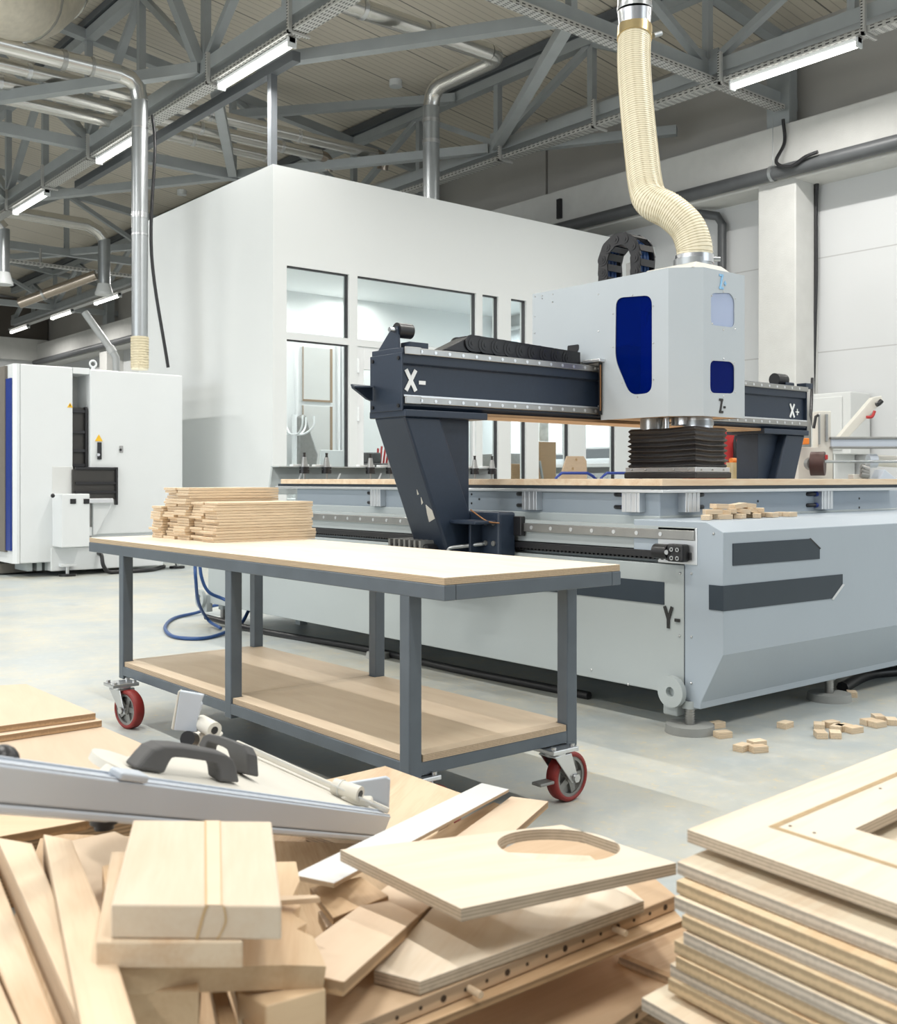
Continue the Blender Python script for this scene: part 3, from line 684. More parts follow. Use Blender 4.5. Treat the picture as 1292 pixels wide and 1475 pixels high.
L.new(rq, dq.inputs[0]); L.new(rq, tq.inputs[0]); L.new(dq.outputs[0], mq.inputs[1]); L.new(tq.outputs[0], mq.inputs[2]); L.new(mq.outputs[0], N['Material Output'].inputs[0])
for y0, y1, z0, lb in ((10.32, 11.72, 1.50, 'white backlit roller blind of the booth outside window, right one'), (11.78, 13.18, 1.42, 'white backlit roller blind of the booth outside window, left one')):
    o = thing('roller_blind', lb, 'blind', (WALLX - .04, y0, z0), 'roller blinds')
    MB().box(WALLX - .045, WALLX - .043, y0, y1, z0, 3.5).build('blind_cloth', bm_, o)
    MB().box(WALLX - .052, WALLX - .036, y0, y1, z0 - .025, z0).build('bottom_bar', 'frame_white', o); MB().cyl((WALLX - .05, y0, 3.53), (WALLX - .05, y1, 3.53), .035, n=14).build('roller', 'frame_white', o)
for x, y in ((7.2, 11.4), (9.0, 11.4), (10.8, 11.4), (7.2, 12.7), (9.0, 12.7)):
    lamp_light(x, y, 3.73, .9, .9, 24, 'booth_fill_light')  # unseen lights added to brighten the booth inside
# booth furniture seen through the panes
wy = 12.95
def inx(px, Y=wy): return aty(px, 600, Y).x
o = thing('wardrobe', 'white wardrobe with brown door edges behind the left booth window', 'wardrobe', (inx(445), wy, 0))
MB().box(inx(408), inx(512), wy, wy + .36, 0, 3.1).build('carcass', 'frame_white', o)
x0, x1 = inx(434), inx(477)
for z0, z1 in ((.1, 2.06), (2.12, 2.9)):
    dd = MB().box(x0, x1, wy - .03, wy, z0, z1).build('door', 'cabinet_grey', o, .004)
    eb = MB(); eb.box(x0, x0 + .015, wy - .036, wy - .03, z0, z1); eb.box(x1 - .04, x1, wy - .036, wy - .03, z0, z1); eb.box(x0 + .015, x1 - .04, wy - .036, wy - .03, z0, z0 + .03)
    eb.build('door_edge', M['brown_edge'], dd)
for px in (424, 484, 490, 497): MB().box(inx(px), inx(px + 3), wy - .06, wy, .1, 3.0).build('trim_strip', 'frame_white', o, .004)
cx_, cy_ = aty(424, 640, 12.6).x, 12.6
o = thing('coat_rack', 'white coat rack standing behind the left booth window', 'coat rack', (cx_, cy_, 0))
MB().cyl((cx_, cy_, 0), (cx_, cy_, 1.9), .035, n=12).build('pole', 'frame_white', o)
MB().cyl((cx_, cy_, 0), (cx_, cy_, .03), .22, n=20).build('base', 'frame_white', o)
for k in range(6):
    an = k * PI / 3 + .4; u = Vector((math.cos(an), math.sin(an), 0)); c0 = Vector((cx_, cy_, 1.62))
    MB().tube(smooth_path([c0, c0 + u * .15 + UZ * .02, c0 + u * .26 + UZ * .12, c0 + u * .27 + UZ * .26], 5), .014, 8).build('hook', 'frame_white', o)
tag(MB().ext([aty(432, 600, 12.75), aty(441, 596, 12.75), aty(446, 615, 12.75), aty(459, 655, 12.75), aty(456, 675, 12.75), aty(428, 675, 12.75), aty(430, 640, 12.75)], (0, .12, 0)).build('jacket', 'cast_iron', None, .03), 'grey jacket hanging on the coat rack behind the left window', 'jacket')
ms = thing('monitor', 'white monitor seen from behind, low in the left booth window', 'monitor', aty(482, 660, 11.6))
p0, p1 = aty(461, 648, 11.6), aty(501, 672, 11.6)
MB().box(p0.x, p1.x, 11.58, 11.62, p1.z - .12, p0.z).build('screen_back', 'white', ms, .01); MB().box((p0.x + p1.x) / 2 - .03, (p0.x + p1.x) / 2 + .03, 11.6, 11.65, .76, p1.z).build('stand', 'white', ms)
tag(MB().box(p0.x - .5, p1.x + 1.2, 11.2, 12.0, .72, .76).build('desk', 'frame_white', None, .004), 'white desk top inside the booth behind the door', 'desk')
ps = aty(545, 650, 11.5)
o = thing('office_printer', 'dark office machine with papers behind the booth door', 'printer', (ps.x, 11.5, .76))
MB().box(ps.x - .28, ps.x + .3, 11.35, 11.8, .76, 1.22).build('body', 'handle_grey', o, .03); MB().box(ps.x - .25, ps.x - .02, 11.4, 11.7, 1.22, 1.36).build('scanner_lid', 'handle_grey', o, .02)
pp = MB()
for k in range(5): pp.bar((ps.x - .02 + .05 * k, 11.5, 1.2), (ps.x + .01 + .06 * k, 11.52, 1.42 + .03 * (k % 2)), .02, .02)
pp.build('pens', 'red', o)
# boards, cartons, chair inside the right of the booth
def inbox(px0, px1, py0, Y, dep, z0, name, m, label, cat):
    a, b_ = aty(px0, py0, Y), aty(px1, py0, Y)
    return tag(MB().box(a.x, b_.x, Y, Y + dep, z0, a.z).build(name, m, None, .006), label, cat)
inbox(777, 801, 636, 11.0, .35, 0, 'cupboard', 'oak', 'tan veneered cupboard inside the booth, right of the middle window', 'cupboard')
inbox(737, 756, 668, 11.2, .4, 0, 'carton', 'mdf', 'brown carton inside the booth behind the narrow window', 'carton')
inbox(736, 754, 653, 11.75, .3, 0, 'filing_box', 'cast_iron', 'dark grey box behind the brown carton in the booth', 'box')
inbox(708, 716, 654, 11.2, .3, 0, 'filing_box', 'cast_iron', 'small grey box beside the tool holders in the booth window', 'box')
p0, p1 = aty(777, 601, 11.3), aty(790, 636, 11.3)
tag(MB().box(p0.x, p1.x, 11.3, 11.31, p1.z, p0.z).build('wall_calendar', mat('grey_printed_sheet', (.5, .5, .47), .7, 0, .7, 7)), 'grey printed sheet hanging above the tan cupboard', 'poster')
p0 = aty(778, 664, 10.9)
tag(MB().bar(aty(777, 664, 10.9), aty(783, 700, 10.9), .03, .03).build('broom_stick', 'zinc'), 'thin grey stick leaning by the tan cupboard', 'stick')
CY = 9.1
cz = aty(828, 657, CY)
o = thing('shell_chair', 'plywood chair with two holes in its back, standing behind the machine', 'chair', (cz.x, CY, 0))
bk = [aty(x, y, CY) for x, y in ((817, 657), (841, 657), (845, 664), (846, 692), (806, 692), (812, 672))]
MB().ext(bk, (0, .02, 0)).build('backrest', 'ply', o, .004)
hl = MB()
for x, y in ((830, 662), (825, 675)):
    p = aty(x, y, CY); hl.cyl(p - UY * .002, p, .018, n=10)
hl.build('grip_hole', 'saw_mark', o)
sx = (bk[3].x + bk[4].x) / 2
MB().box(sx - .22, sx + .22, CY + .02, CY + .44, .60, .63).build('seat', 'ply', o, .005)
for dx_ in (-.2, .2):
    for dy_ in (.02, .38): MB().cyl((sx + dx_, CY + .02 + dy_, 0), (sx + dx_, CY + .02 + dy_, .62 if dy_ > .1 else 1.02), .012, n=8).build('leg', 'zinc', o)
rd = thing('radiator', 'white panel radiator under the booth outside window', 'radiator', (WALLX - .12, 11.8, .3))
MB().box(WALLX - .14, WALLX - .05, 10.7, 12.9, .35, 1.1).build('panel', 'white', rd, .01)
fn = MB()
for k in range(22): fn.box(WALLX - .155, WALLX - .14, 10.75 + .1 * k, 10.78 + .1 * k, .4, 1.05)
fn.build('convector_fin', 'white', rd); MB().box(WALLX - .12, WALLX - .03, 10.75, 10.8, 0.0, .36).box(WALLX - .12, WALLX - .03, 12.8, 12.85, 0.0, .36).build('foot', 'white', rd)
for i, (px0, px1) in enumerate(((797, 860), (862, 925))):
    pts = [aty(px0, 700, 7.6), aty(px0 + 4, 688, 7.6), aty(px0 + 12, 681.5, 7.6), aty(px1 - 14, 681.5, 7.6), aty(px1 - 6, 686, 7.6), aty(px1, 692, 7.6)]
    pts[0].z = .05; pts = [pts[0]] + pts[1:]; q = pts[-1].copy(); q.z = .05; pts.append(q)
    o = thing('blue_trolley', ['blue tubular push frame behind the machine, left one', 'blue tubular push frame behind the machine, right one'][i], 'trolley', (pts[3].x, 7.6, 0), 'blue push frames behind the machine')
    MB().tube(pts, .016, 10).build('push_handle', 'blue_paint', o)
    x0, x1 = pts[0].x, pts[-1].x
    MB().box(x0, x1, 7.55, 8.1, .12, .16).build('deck', 'oak', o)
    for x in (x0 + .05, x1 - .05):
        for y in (7.6, 8.05): MB().cyl((x - .015, y, .06), (x + .015, y, .06), .06, n=14).build('wheel', 'black', o)
# ================================================================== THE CNC ROUTER
SX, FY = 3.39, 2.454           # side panel plane, front cover plane
XE, YE = 5.62, 6.75
R = thing('cnc_router', 'big grey gantry milling machine with dark blue crossbeam in the middle of the hall', 'milling machine', (SX, FY, 0))
MB().box(SX, XE, 2.64, YE, .14, .66).build('side_panel', 'paint_grey', R, .004)
MB().box(SX + .06, XE - .06, 2.78, YE, .66, .80).build('frame_body', 'paint_grey', R, .004)
# front cover with its bevelled profile
pf = [(2.64, .10), (2.562, .10), (2.558, .128), (FY, .326), (FY, .798), (2.535, .835), (2.90, .835), (2.90, .70), (2.64, .70)]
MB().ext([(SX, y, z) for y, z in pf], (XE - SX, 0, 0)).build('front_cover', 'front_grey', R, .003)
MB().box(SX - .001, SX + .004, 2.636, 2.6395, .15, .66).build('panel_joint', 'dark_panel', R)
def front_poly(px): return [Vector((p.x, FY - .003, p.z)) for p in [aty(x, y, FY) for x, y in px]]
MB().ext(front_poly([(1055, 783), (1165, 776), (1180, 790), (1180, 805), (1055, 815)]), (0, .01, 0)).build('front_slot', 'dark_panel', R)
MB().ext(front_poly([(1041, 844), (1213, 827), (1213, 841), (1198, 862), (1041, 880.5)]), (0, .01, 0)).build('front_slot', 'dark_panel', R)
a, b_ = atx(1021, 846, SX - .003), atx(1041, 846, SX - .003)
MB().box(SX - .003, SX + .01, FY + .0005, a.y, .496, .592).build('front_slot', 'dark_panel', R)
q = aty(1205, 835, FY)
MB().ext(front_poly([(1213, 841), (1216, 842), (1200, 864), (1197, 863)]), (0, .01, 0)).build('slot_edge', 'alu', R)
MB().ext(front_poly([(1165, 776), (1167, 775), (1182, 790), (1180, 791)]), (0, .01, 0)).build('slot_edge', 'black', R)
y0, y1 = atx(957, 850, SX).y, atx(700, 850, SX).y
sl = MB().box(SX - .003, SX + .01, y0, y1, atx(957, 871, SX).z, atx(957, 838.5, SX).z); sl.build('side_slot', 'dark_panel', R)
o_ = atx(956, 904, SX)
letters('Y-', (SX - .003, atx(956, 904, SX).y, atx(956, 904, SX).z), (0, -1, 0), UZ, (-1, 0, 0), .088, .052, .014, .002, 'axis_letter', 'letter_black', R)
# rivets on covers
rv = MB()
for px, py in ((980, 826), (996, 826), (979, 916), (996, 917), (996, 984), (1028, 769), (852, 965), (905, 986)):
    p = atx(px, py, SX); rv.sphere(p, .006, 8, 4)
rv.build('cover_screw', 'steel', R)
# transport eye
ey = atx(976, 994, SX)
eb = MB(); eb.box(SX - .03, SX + .02, ey.y - .02, ey.y + .05, .06, .19); eb.build('eye_bracket', 'paint_grey', R, .006)
MB().cyl((SX - .055, ey.y - .005, ey.z), (SX - .03, ey.y - .005, ey.z), .062, n=26, hollow=.02).build('lifting_eye', 'paint_grey', R)
fy_ = atx(305, 857, SX)
MB().box(SX - .03, SX + .02, YE - .03, YE + .04, .08, .20).build('eye_bracket', 'paint_grey', R, .006)
MB().cyl((SX - .055, YE + .03, .17), (SX - .03, YE + .03, .17), .065, n=26, hollow=.03).build('lifting_eye', 'paint_grey', R)
# levelling feet
for x, y in ((3.40, 2.62), (4.385, 2.60), (5.4, 2.6), (3.47, 4.83), (3.48, 6.70), (5.4, 6.7)):
    ft = MB().cyl((x, y, .02), (x, y, .125), .018, n=14)
    for k in range(7): ft.cyl((x, y, .035 + .01 * k), (x, y, .040 + .01 * k), .0205, n=14)
    ft.build('levelling_screw', 'rail', R)
    MB().cyl((x, y, 0), (x, y, .032), .098 if y < 2.7 else .07, .094 if y < 2.7 else .066, 30).build('levelling_pad', 'disc', R)
    MB().cyl((x, y, .095), (x, y, .125), .032, n=6).build('lock_nut', 'paint_grey', R)
# linear guide and rack along the side
gx = SX - .012
MB().box(gx, SX + .07, 2.585, 6.4, .760, .800).build('guide_rail', 'rail', R, .003)
MB().box(SX - .004, SX + .08, 2.585, 6.4, .800, .812).build('rail_ledge', 'paint_grey', R)
gb = MB()
for k in range(30):
    y = 2.75 + .125 * k; gb.cyl((gx - .002, y, .780), (gx + .01, y, .780), .009, n=10)
gb.build('rail_bolt', 'alu', R)
MB().box(SX + .005, SX + .07, 2.59, 6.4, .716, .760).build('rail_seat', 'paint_grey', R)
MB().box(SX - .012, SX + .04, 2.60, 6.35, .684, .712).build('toothed_rack', 'black', R, .002)
tk = MB()
for k in range(150): tk.box(SX - .006, SX + .03, 2.62 + .024 * k, 2.632 + .024 * k, .676, .684)
tk.build('rack_tooth', 'black', R)['kind'] = 'stuff'
ep = MB(); ep.box(SX - .004, SX + .03, 2.575, 2.77, .664, .81); ep.build('end_plate', 'alu', R, .003)
eb = MB(); eb.box(SX - .05, SX - .004, 2.61, 2.69, .675, .745); eb.build('end_stop', 'black', R, .008)
MB().cyl((SX - .03, 2.69, .712), (SX - .03, 2.76, .712), .03, n=16).build('shock_absorber', 'black', R)
sb = MB()
for dy in (.012, .04):
    for dz in (.69, .724): sb.cyl((SX - .056, 2.62 + dy, dz), (SX - .046, 2.62 + dy, dz), .009, n=10, hollow=.005)
sb.cyl((SX - .062, 2.68, .712), (SX - .046, 2.68, .712), .010, n=8); sb.build('stop_bolt', 'steel', R)
# upper body, bed frame, spoilboard
UX0, UX1, UY0, UY1 = 3.56, 5.60, 2.90, 5.85
MB().box(UX0, UX1, UY0, UY1, .80, .945).build('bed_body', 'front_grey', R, .006)
MB().box(UX0 - .012, UX1 + .01, UY0 - .01, UY1, .80, .845).build('body_step', 'paint_grey', R, .004)
MB().box(3.50, 5.50, 2.835, 6.02, .944, .958).build('bed_edge_profile', 'alu', R, .002)
MB().box(3.51, 5.49, 2.845, 6.0, .958, .974).build('bed_gasket', 'dark_panel', R)
MB().box(3.50, 5.50, 2.838, 5.95, .974, 1.004).build('spoilboard', 'pine', R, .002)
# vacuum valve blocks hanging under the bed edge with bent black hoses
def valve(p, dirn, out):
    """dirn along the edge, out away from the body"""
    d, w = Vector(dirn), Vector(out)
    mb = MB(); mb.obox(p, d, w, UZ, -.05, .05, -.06, 0, -.105, 0)
    for k in (-.03, .0, .03): mb.obox(p, d, w, UZ, k - .004, k + .004, 0, .003, -.105, 0)
    v = mb.build('valve_block', 'alu', R, .003)
    for dz in (-.03, -.085):
        q = p + d * .05 + UZ * dz - w * .03
        MB().tube(smooth_path([q, q + d * .05 - w * .0, q + d * .075 - w * .02, q + d * .07 - w * .07, q + d * .06 - w * .12], 5), .0095, 10).build('valve_hose', 'black', v)
        MB().cyl(q - d * .005, q + d * .018, .012, n=10).build('hose_fitting', 'blue_paint', v)
for px in (540, 762, 908): valve(atx(px, 703, 3.52), (0, 1, 0), (-1, 0, 0))
for px, s in ((998, 1), (1192, -1)): valve(aty(px, 703, 2.86), (s, 0, 0), (0, -1, 0))
bh = MB()
for px, py in ((1092, 722), (1238, 718), (1238, 731)): p = aty(px, py, UY0 - .002); bh.cyl(p, p + UY * .004, .006, n=8)
for px, py in ((679, 712), (679, 725), (690, 719)): p = atx(px, py, UX0 - .002); bh.cyl(p, p + UX * .004, .006, n=8)
bh.build('bolt_hole', 'black', R)
# ---------------- gantry: two splayed columns, crossbeam
GX0, GX1, GY = 2.86, 6.14, 3.80
XC = (GX0 + GX1) / 2
def mirx(x, s): return x if s > 0 else 2 * XC - x
for s in (1, -1):
    def mp(x): return mirx(x, s)
    c = MB().ext([(mp(x), GY, z) for x, z in ((2.875, 1.29), (3.085, 1.29), (3.285, .80), (3.285, .64), (3.135, .64))][::s], (0, .24, 0))
    c.build('column', 'navy', R, .012)
    g = MB().ext([(mp(x), GY + .06, z) for x, z in ((3.085, 1.29), (3.31, 1.29), (3.31, .83), (3.285, .80))][::s], (0, .16, 0)); g.build('column_gusset', 'navy', R, .004)
    f = MB().box(min(mp(2.865), mp(3.36)), max(mp(2.865), mp(3.36)), GY - .02, GY + .26, 1.285, 1.318); f.build('column_flange', 'navy', R, .004)
    c2 = MB().box(min(mp(3.27), mp(3.375)), max(mp(3.27), mp(3.375)), 3.60, 4.22, .63, .85); cp = c2.build('carriage_plate', 'navy', R, .012)
    l = MB().box(min(mp(3.14), mp(3.30)), max(mp(3.14), mp(3.30)), 3.62, 4.0, .795, .812); l.build('carriage_ledge', 'navy', R, .005)
    MB().box(min(mp(3.20), mp(3.30)), max(mp(3.20), mp(3.30)), 3.72, 3.735, .63, .795).build('carriage_rib', 'navy', R, .003)
    MB().box(min(mp(3.36), mp(3.39)), max(mp(3.36), mp(3.39)), 3.55, 3.63, .74, .83).build('carriage_wiper', 'black', R, .004)
    bb = MB()
    for y in (3.635, 3.69):
        for z in (.705, .80): bb.cyl((mp(3.262), y, z), (mp(3.272), y, z), .012, n=12)
    bb.build('carriage_bolt', 'rail', R)
    if s > 0:
        MB().tube(smooth_path([(3.262, 3.70, .70), (3.24, 3.70, .70), (3.2, 3.76, .69), (3.14, 3.80, .68), (3.13, 3.80, .66)], 5), .009, 8).build('grease_hose', 'zinc', R)
        MB().tube(smooth_path([(3.27, 3.60, .80), (3.22, 3.63, .81), (3.2, 3.72, .86)], 5), .004, 6).build('copper_line', 'copper_line', R)
        mt = MB(); mt.box(3.04, 3.22, 3.86, 4.16, .60, .70); mt.build('drive_motor', 'black', R, .02)
        fn = MB()
        for k in range(7): fn.box(3.03, 3.23, 3.88 + .04 * k, 3.895 + .04 * k, .61, .715)
        fn.build('motor_fin', 'cast_iron', R)
        MB().ext([(3.1, GY + .01, .665), (3.275, GY + .01, .665), (3.275, GY + .01, .62), (3.13, GY + .01, .62)], (0, .2, 0)).build('column_foot', 'black', R)
# worn paint patch on the left column
p = [(mirx(x, 1), GY - .002, z) for x, z in ((3.02, .86), (3.05, .90), (3.06, .83), (3.085, .80), (3.075, .76), (3.05, .77), (3.045, .81))]
pw = [atx(x, y, 0) for x, y in ()]
sc = MB()
for pts in (((613, 727), (622, 735), (626, 747), (618, 752), (615, 740)), ((606, 716), (609, 724), (607, 727)), ((600, 705), (603, 712), (601, 713))):
    # lies on the slanted outer face
    q = []
    for x, y in pts:
        # intersect ray with outer face plane of the column: x = 2.875 + (1.29 - z) * .4
        lo, hi = 3.5, 6.5
        for _ in range(50):
            m_ = (lo + hi) / 2; P_ = at(x, y, m_); fx_ = 2.875 + (1.29 - P_.z) * .4
            if P_.x > fx_: hi = m_
            else: lo = m_
        q.append(at(x, y, lo - .004))
    sc.ext(q, (.003, 0, 0))
sc.build('paint_chip', 'plate_cream', R)
# crossbeam profile along x
prof = [(0, 1.596), (0, 1.527), (.018, 1.52), (.018, 1.385), (0, 1.375), (0, 1.335), (.02, 1.318), (.24, 1.318), (.24, 1.60), (.03, 1.60)]
MB().ext([(GX0 + .005, GY + y, z) for y, z in prof], (GX1 - GX0 - .01, 0, 0)).build('crossbeam', 'navy', R, .003)
MB().box(GX0 - .002, GX0 + .006, GY - .004, GY + .245, 1.312, 1.575).build('beam_end_plate', 'navy', R, .003)
MB().box(GX1 - .006, GX1 + .002, GY - .004, GY + .245, 1.312, 1.58).build('beam_end_plate', 'navy', R, .003)
eb = MB()
for y in (GY + .02, GY + .22):
    for z in (1.335, 1.55): eb.cyl((GX0 - .008, y, z), (GX0, y, z), .009, n=10)
eb.build('end_plate_screw', 'black', R)
for z0 in (1.568, 1.345):
    MB().box(GX0 + .012, GX1 - .005, GY - .016, GY, z0, z0 + .030).build('beam_rail', 'rail', R, .003)
    rb = MB()
    for k in range(38): rb.cyl((GX0 + .10 + .083 * k, GY - .018, z0 + .015), (GX0 + .10 + .083 * k, GY - .015, z0 + .015), .008, n=10)
    rb.build('rail_bolt', 'alu', R)
    MB().box(GX0 + .01, GX0 + .10, GY - .018, GY - .004, z0 - .002, z0 + .033).build('rail_end_clip', 'rail', R, .003)
MB().box(GX0 + .01, GX1, GY - .004, GY + .015, 1.376, 1.384).build('beam_seam', 'alu', R)
MB().box(3.36, GX1 - .5, GY + .005, GY + .23, 1.303, 1.318).build('dusty_underside', 'oak', R)
letters('X-', (2.885, GY + .016, 1.405), UX, UZ, (0, -1, 0), .095, .075, .019, .003, 'axis_letter', 'letter_white', R)
q = aty(1140, 600, GY)
letters('X+', (q.x, GY + .016, 1.40), UX, UZ, (0, -1, 0), .085, .062, .014, .003, 'axis_letter', 'letter_white', R)
# bracket on the outer end, roller on top
MB().ext([aty(508, 553, GY + .2), aty(537, 556, GY + .2), aty(537, 578, GY + .2), aty(530, 575, GY + .2), aty(510, 559, GY + .2)], (0, .02, 0)).build('end_bracket', 'navy', R, .002)
q0, q1 = aty(507, 553, GY + .12), aty(538, 556, GY + .12)
MB().ext([aty(507, 553, GY + .22), aty(538, 556, GY + .22), aty(538, 556, GY + .08), aty(511, 556, GY + .08)], (0, 0, -.006)).build('end_bracket_plate', 'navy', R)
bk = MB(); c0 = Vector((GX0 + .02, GY + .1, 1.59))
bk.ext([(GX0 + .02, GY + .05, 1.575), (GX0 + .02, GY + .24, 1.575), (GX0 + .02, GY + .10, 1.70), (GX0 + .02, GY + .06, 1.70)], (.012, 0, 0)); bk.build('roller_bracket', 'navy', R)
MB().cyl((GX0 + .03, GY + .08, 1.685), (GX0 + .11, GY + .08, 1.685), .035, n=20).build('cable_roller', 'black', R)
MB().cyl((GX0 - .01, GY + .08, 1.685), (GX0 + .03, GY + .08, 1.685), .012, n=8).build('roller_bolt', 'steel', R)
MB().box(GX0 + .06, GX0 + .17, GY + .02, GY + .09, 1.598, 1.63).build('rail_stop', 'navy', R, .003)
q = aty(1128, 548, GY + .08)
MB().cyl((q.x - .07, GY + .1, 1.645), (q.x + .04, GY + .1, 1.645), .04, n=20).build('cable_roller', 'black', R)
MB().box(q.x + .0, q.x + .1, GY + .06, GY + .14, 1.595, 1.63).build('roller_bracket', 'navy', R, .006)
MB().box(q.x + .17, q.x + .25, GY + .02, GY + .09, 1.595, 1.63).build('rail_stop', 'navy', R, .003)
# cable chain lying on the beam
MB().box(3.16, 6.0, GY + .06, GY + .20, 1.600, 1.612).build('chain_tray', 'navy', R, .002)
def link(c, d, up, side, L_=.085, H=.062, W=.10):
    """one chain link: two side plates with a round boss, crossbar on top and below"""
    d, up, side = Vector(d).normalized(), Vector(up).normalized(), Vector(side).normalized(); mb = MB()
    for sg in (-1, 1):
        o = c + side * sg * W / 2
        poly = []
        for i in range(12):
            a_ = PI / 2 + PI * i / 11; poly.append(o + d * (-L_ * .32 + math.cos(a_) * H / 2) + up * math.sin(a_) * H / 2)
        poly += [o + d * L_ * .66 - up * H * .47 - side * sg * .004, o + d * L_ * .66 + up * H * .47 - side * sg * .004]
        mb.ext(poly, side * sg * .009)
        e = o + side * sg * .009 - d * L_ * .28
        mb.cyl(e, e + side * sg * .002, H * .34, n=14); mb.cyl(e + side * sg * .002, e + side * sg * .004, H * .14, n=10)
    for sg in (-1, 1):
        mb.obox(c, d, side, up, -L_ * .2, L_ * .3, -W / 2, W / 2, sg * H * .46 - .004, sg * H * .46 + .004)
    return mb
for k in range(9):
    x = 3.37 + .083 * k
    link(Vector((x, GY + .13, 1.662 - .003 * k)), UX, UZ, UY, L_=.10, H=.080).build('chain_link', 'black', R)
tl = MB().ext([(3.16, GY + .08, 1.615), (3.33, GY + .08, 1.695), (3.33, GY + .08, 1.615)], (0, .10, 0)); tl.build('chain_end', 'black', R, .004)
# ---------------- spindle head
HX0, HX1, HY0, HY1, HZ0, HZ1, CH = 4.14, 4.60, 3.20, 4.28, 1.313, 2.04, .12
Wn = .004
def side_poly(px): return [atx(x, y, HX0) for x, y in px]
win = []
def rounded(P, r, n=5):
    P = [Vector(p) for p in P]; out = []
    for i in range(len(P)):
        a_, b__, c_ = P[i - 1], P[i], P[(i + 1) % len(P)]
        u, v = (a_ - b__).normalized(), (c_ - b__).normalized(); rr = min(r, (a_ - b__).length * .45, (c_ - b__).length * .45)
        s_, e_ = b__ + u * rr, b__ + v * rr
        for k in range(n + 1):
            t = k / n; out.append(s_ * (1 - t) ** 2 + b__ * 2 * t * (1 - t) + e_ * t * t)
    return out
# side sheet with an opening for the window (outline as board with hole, standing upright)
def sheet(name, outline, hole, nrm, th, m, parent):
    """upright sheet with a hole: build ring faces by angle matching"""
    C, H = [Vector(p) for p in outline], [Vector(p) for p in hole]
    nrm = Vector(nrm); up = UZ; u = up.cross(nrm).normalized()
    hc = sum(H, Vector()) / len(H)
    def ang(p): q = p - hc; return math.atan2(q.dot(up), q.dot(u)) % (2 * PI)
    H.sort(key=ang)
    mb = MB(); K = len(H); no = len(C)
    P2 = lambda p: ((p - hc).dot(u), (p - hc).dot(up))
    C2 = [P2(p) for p in C]
    if sum(C2[i][0] * C2[(i + 1) % no][1] - C2[(i + 1) % no][0] * C2[i][1] for i in range(no)) < 0: C.reverse(); C2.reverse()
    rays = []
    for h in H:
        dx, dy = P2(h); best = None
        for i in range(no):
            ax, ay = C2[i]; bx, by = C2[(i + 1) % no]; ex, ey = bx - ax, by - ay; den = dx * ey - dy * ex
            if abs(den) < 1e-12: continue
            t = (ax * ey - ay * ex) / den; s = (ax * dy - ay * dx) / den
            if t > 0 and -1e-6 <= s <= 1 + 1e-6 and (best is None or t < best[0]): best = (t, i, C[i].lerp(C[(i + 1) % no], s))
        rays.append(best)
    for lev in (0, -th):
        for k in range(K):
            a_, b__ = rays[k], rays[(k + 1) % K]; out = [a_[2]]; i = a_[1]
            while i != b__[1]: i = (i + 1) % no; out.append(C[i])
            out.append(b__[2]); poly = [p + nrm * lev for p in out + [H[(k + 1) % K], H[k]]]
            if lev: poly.reverse()
            mb.add(poly, [list(range(len(poly)))])
    for Q in (C, H):
        for i in range(len(Q)):
            a_, b__ = Q[i], Q[(i + 1) % len(Q)]; mb.add([a_, b__, b__ - nrm * th, a_ - nrm * th], [(0, 1, 2, 3)])
    return mb.build(name, m, parent)
NX = Vector((-1, 0, 0)); NY = Vector((0, -1, 0))
# side outline with the step cut out where the beam passes
yb = GY - .035
outl = [(HX0, HY0 + CH, HZ0), (HX0, HY0 + CH, HZ1), (HX0, HY1, HZ1), (HX0, HY1, 1.74), (HX0, GY - .0, 1.74), (HX0, GY + .0, 1.63), (HX0, yb, 1.60), (HX0, yb, HZ0)]
outl = [(HX0, HY0 + CH, HZ0), (HX0, HY0 + CH, HZ1), (HX0, HY1, HZ1), (HX0, HY1, 1.63), (HX0, yb, 1.63), (HX0, yb, HZ0)]
hole = rounded(side_poly([(887, 429), (939, 425), (939, 566), (907, 569), (886, 518)]), .05)
sheet('side_cover', outl, hole, NX, .004, 'head_grey', R)
wd = MB().ext([p + UX * .006 for p in rounded(side_poly([(885, 427), (941, 423), (941, 569), (906, 572), (884, 519)]), .05)], (.004, 0, 0)); wd.build('side_window', 'blueglass', R)
# chamfer, front with two windows, other side, top, back
MB().ext([(HX0, HY0 + CH, HZ0), (HX0 + CH, HY0, HZ0), (HX0 + CH + .003, HY0 + .003, HZ0), (HX0 + .004, HY0 + CH + .003, HZ0)], (0, 0, HZ1 - HZ0)).build('chamfer_cover', 'head_grey', R)
def fp(px): return [aty(x, y, HY0) for x, y in px]
zm = 1.66
f0, f1 = HX0 + CH, HX1
sheet('front_cover_upper', [(f0, HY0, zm), (f1, HY0, zm), (f1, HY0, HZ1 - .0), (f0, HY0, HZ1)], rounded(fp([(1024, 422), (1052, 422), (1058, 432), (1058, 472), (1024, 468)]), .035), NY, .004, 'head_grey', R)
sheet('front_cover_lower', [(f0, HY0, HZ0), (f1, HY0, HZ0), (f1, HY0, zm), (f0, HY0, zm)], rounded(fp([(1023, 519), (1053, 521), (1058, 527), (1058, 567), (1023, 566)]), .035), NY, .004, 'head_grey', R)
MB().ext([p + UY * .006 for p in rounded(fp([(1022, 420), (1060, 420), (1060, 474), (1022, 470)]), .02)], (0, .004, 0)).build('front_window', 'reflection_glass', R)
MB().ext([p + UY * .006 for p in rounded(fp([(1021, 517), (1060, 517), (1060, 570), (1021, 568)]), .02)], (0, .004, 0)).build('front_window', 'blueglass', R)
MB().box(HX1 - .004, HX1, HY0 + .004, GY - .04, HZ0, HZ1).box(HX1 - .004, HX1, GY - .04, HY1, 1.64, HZ1).build('side_cover', 'head_grey', R)
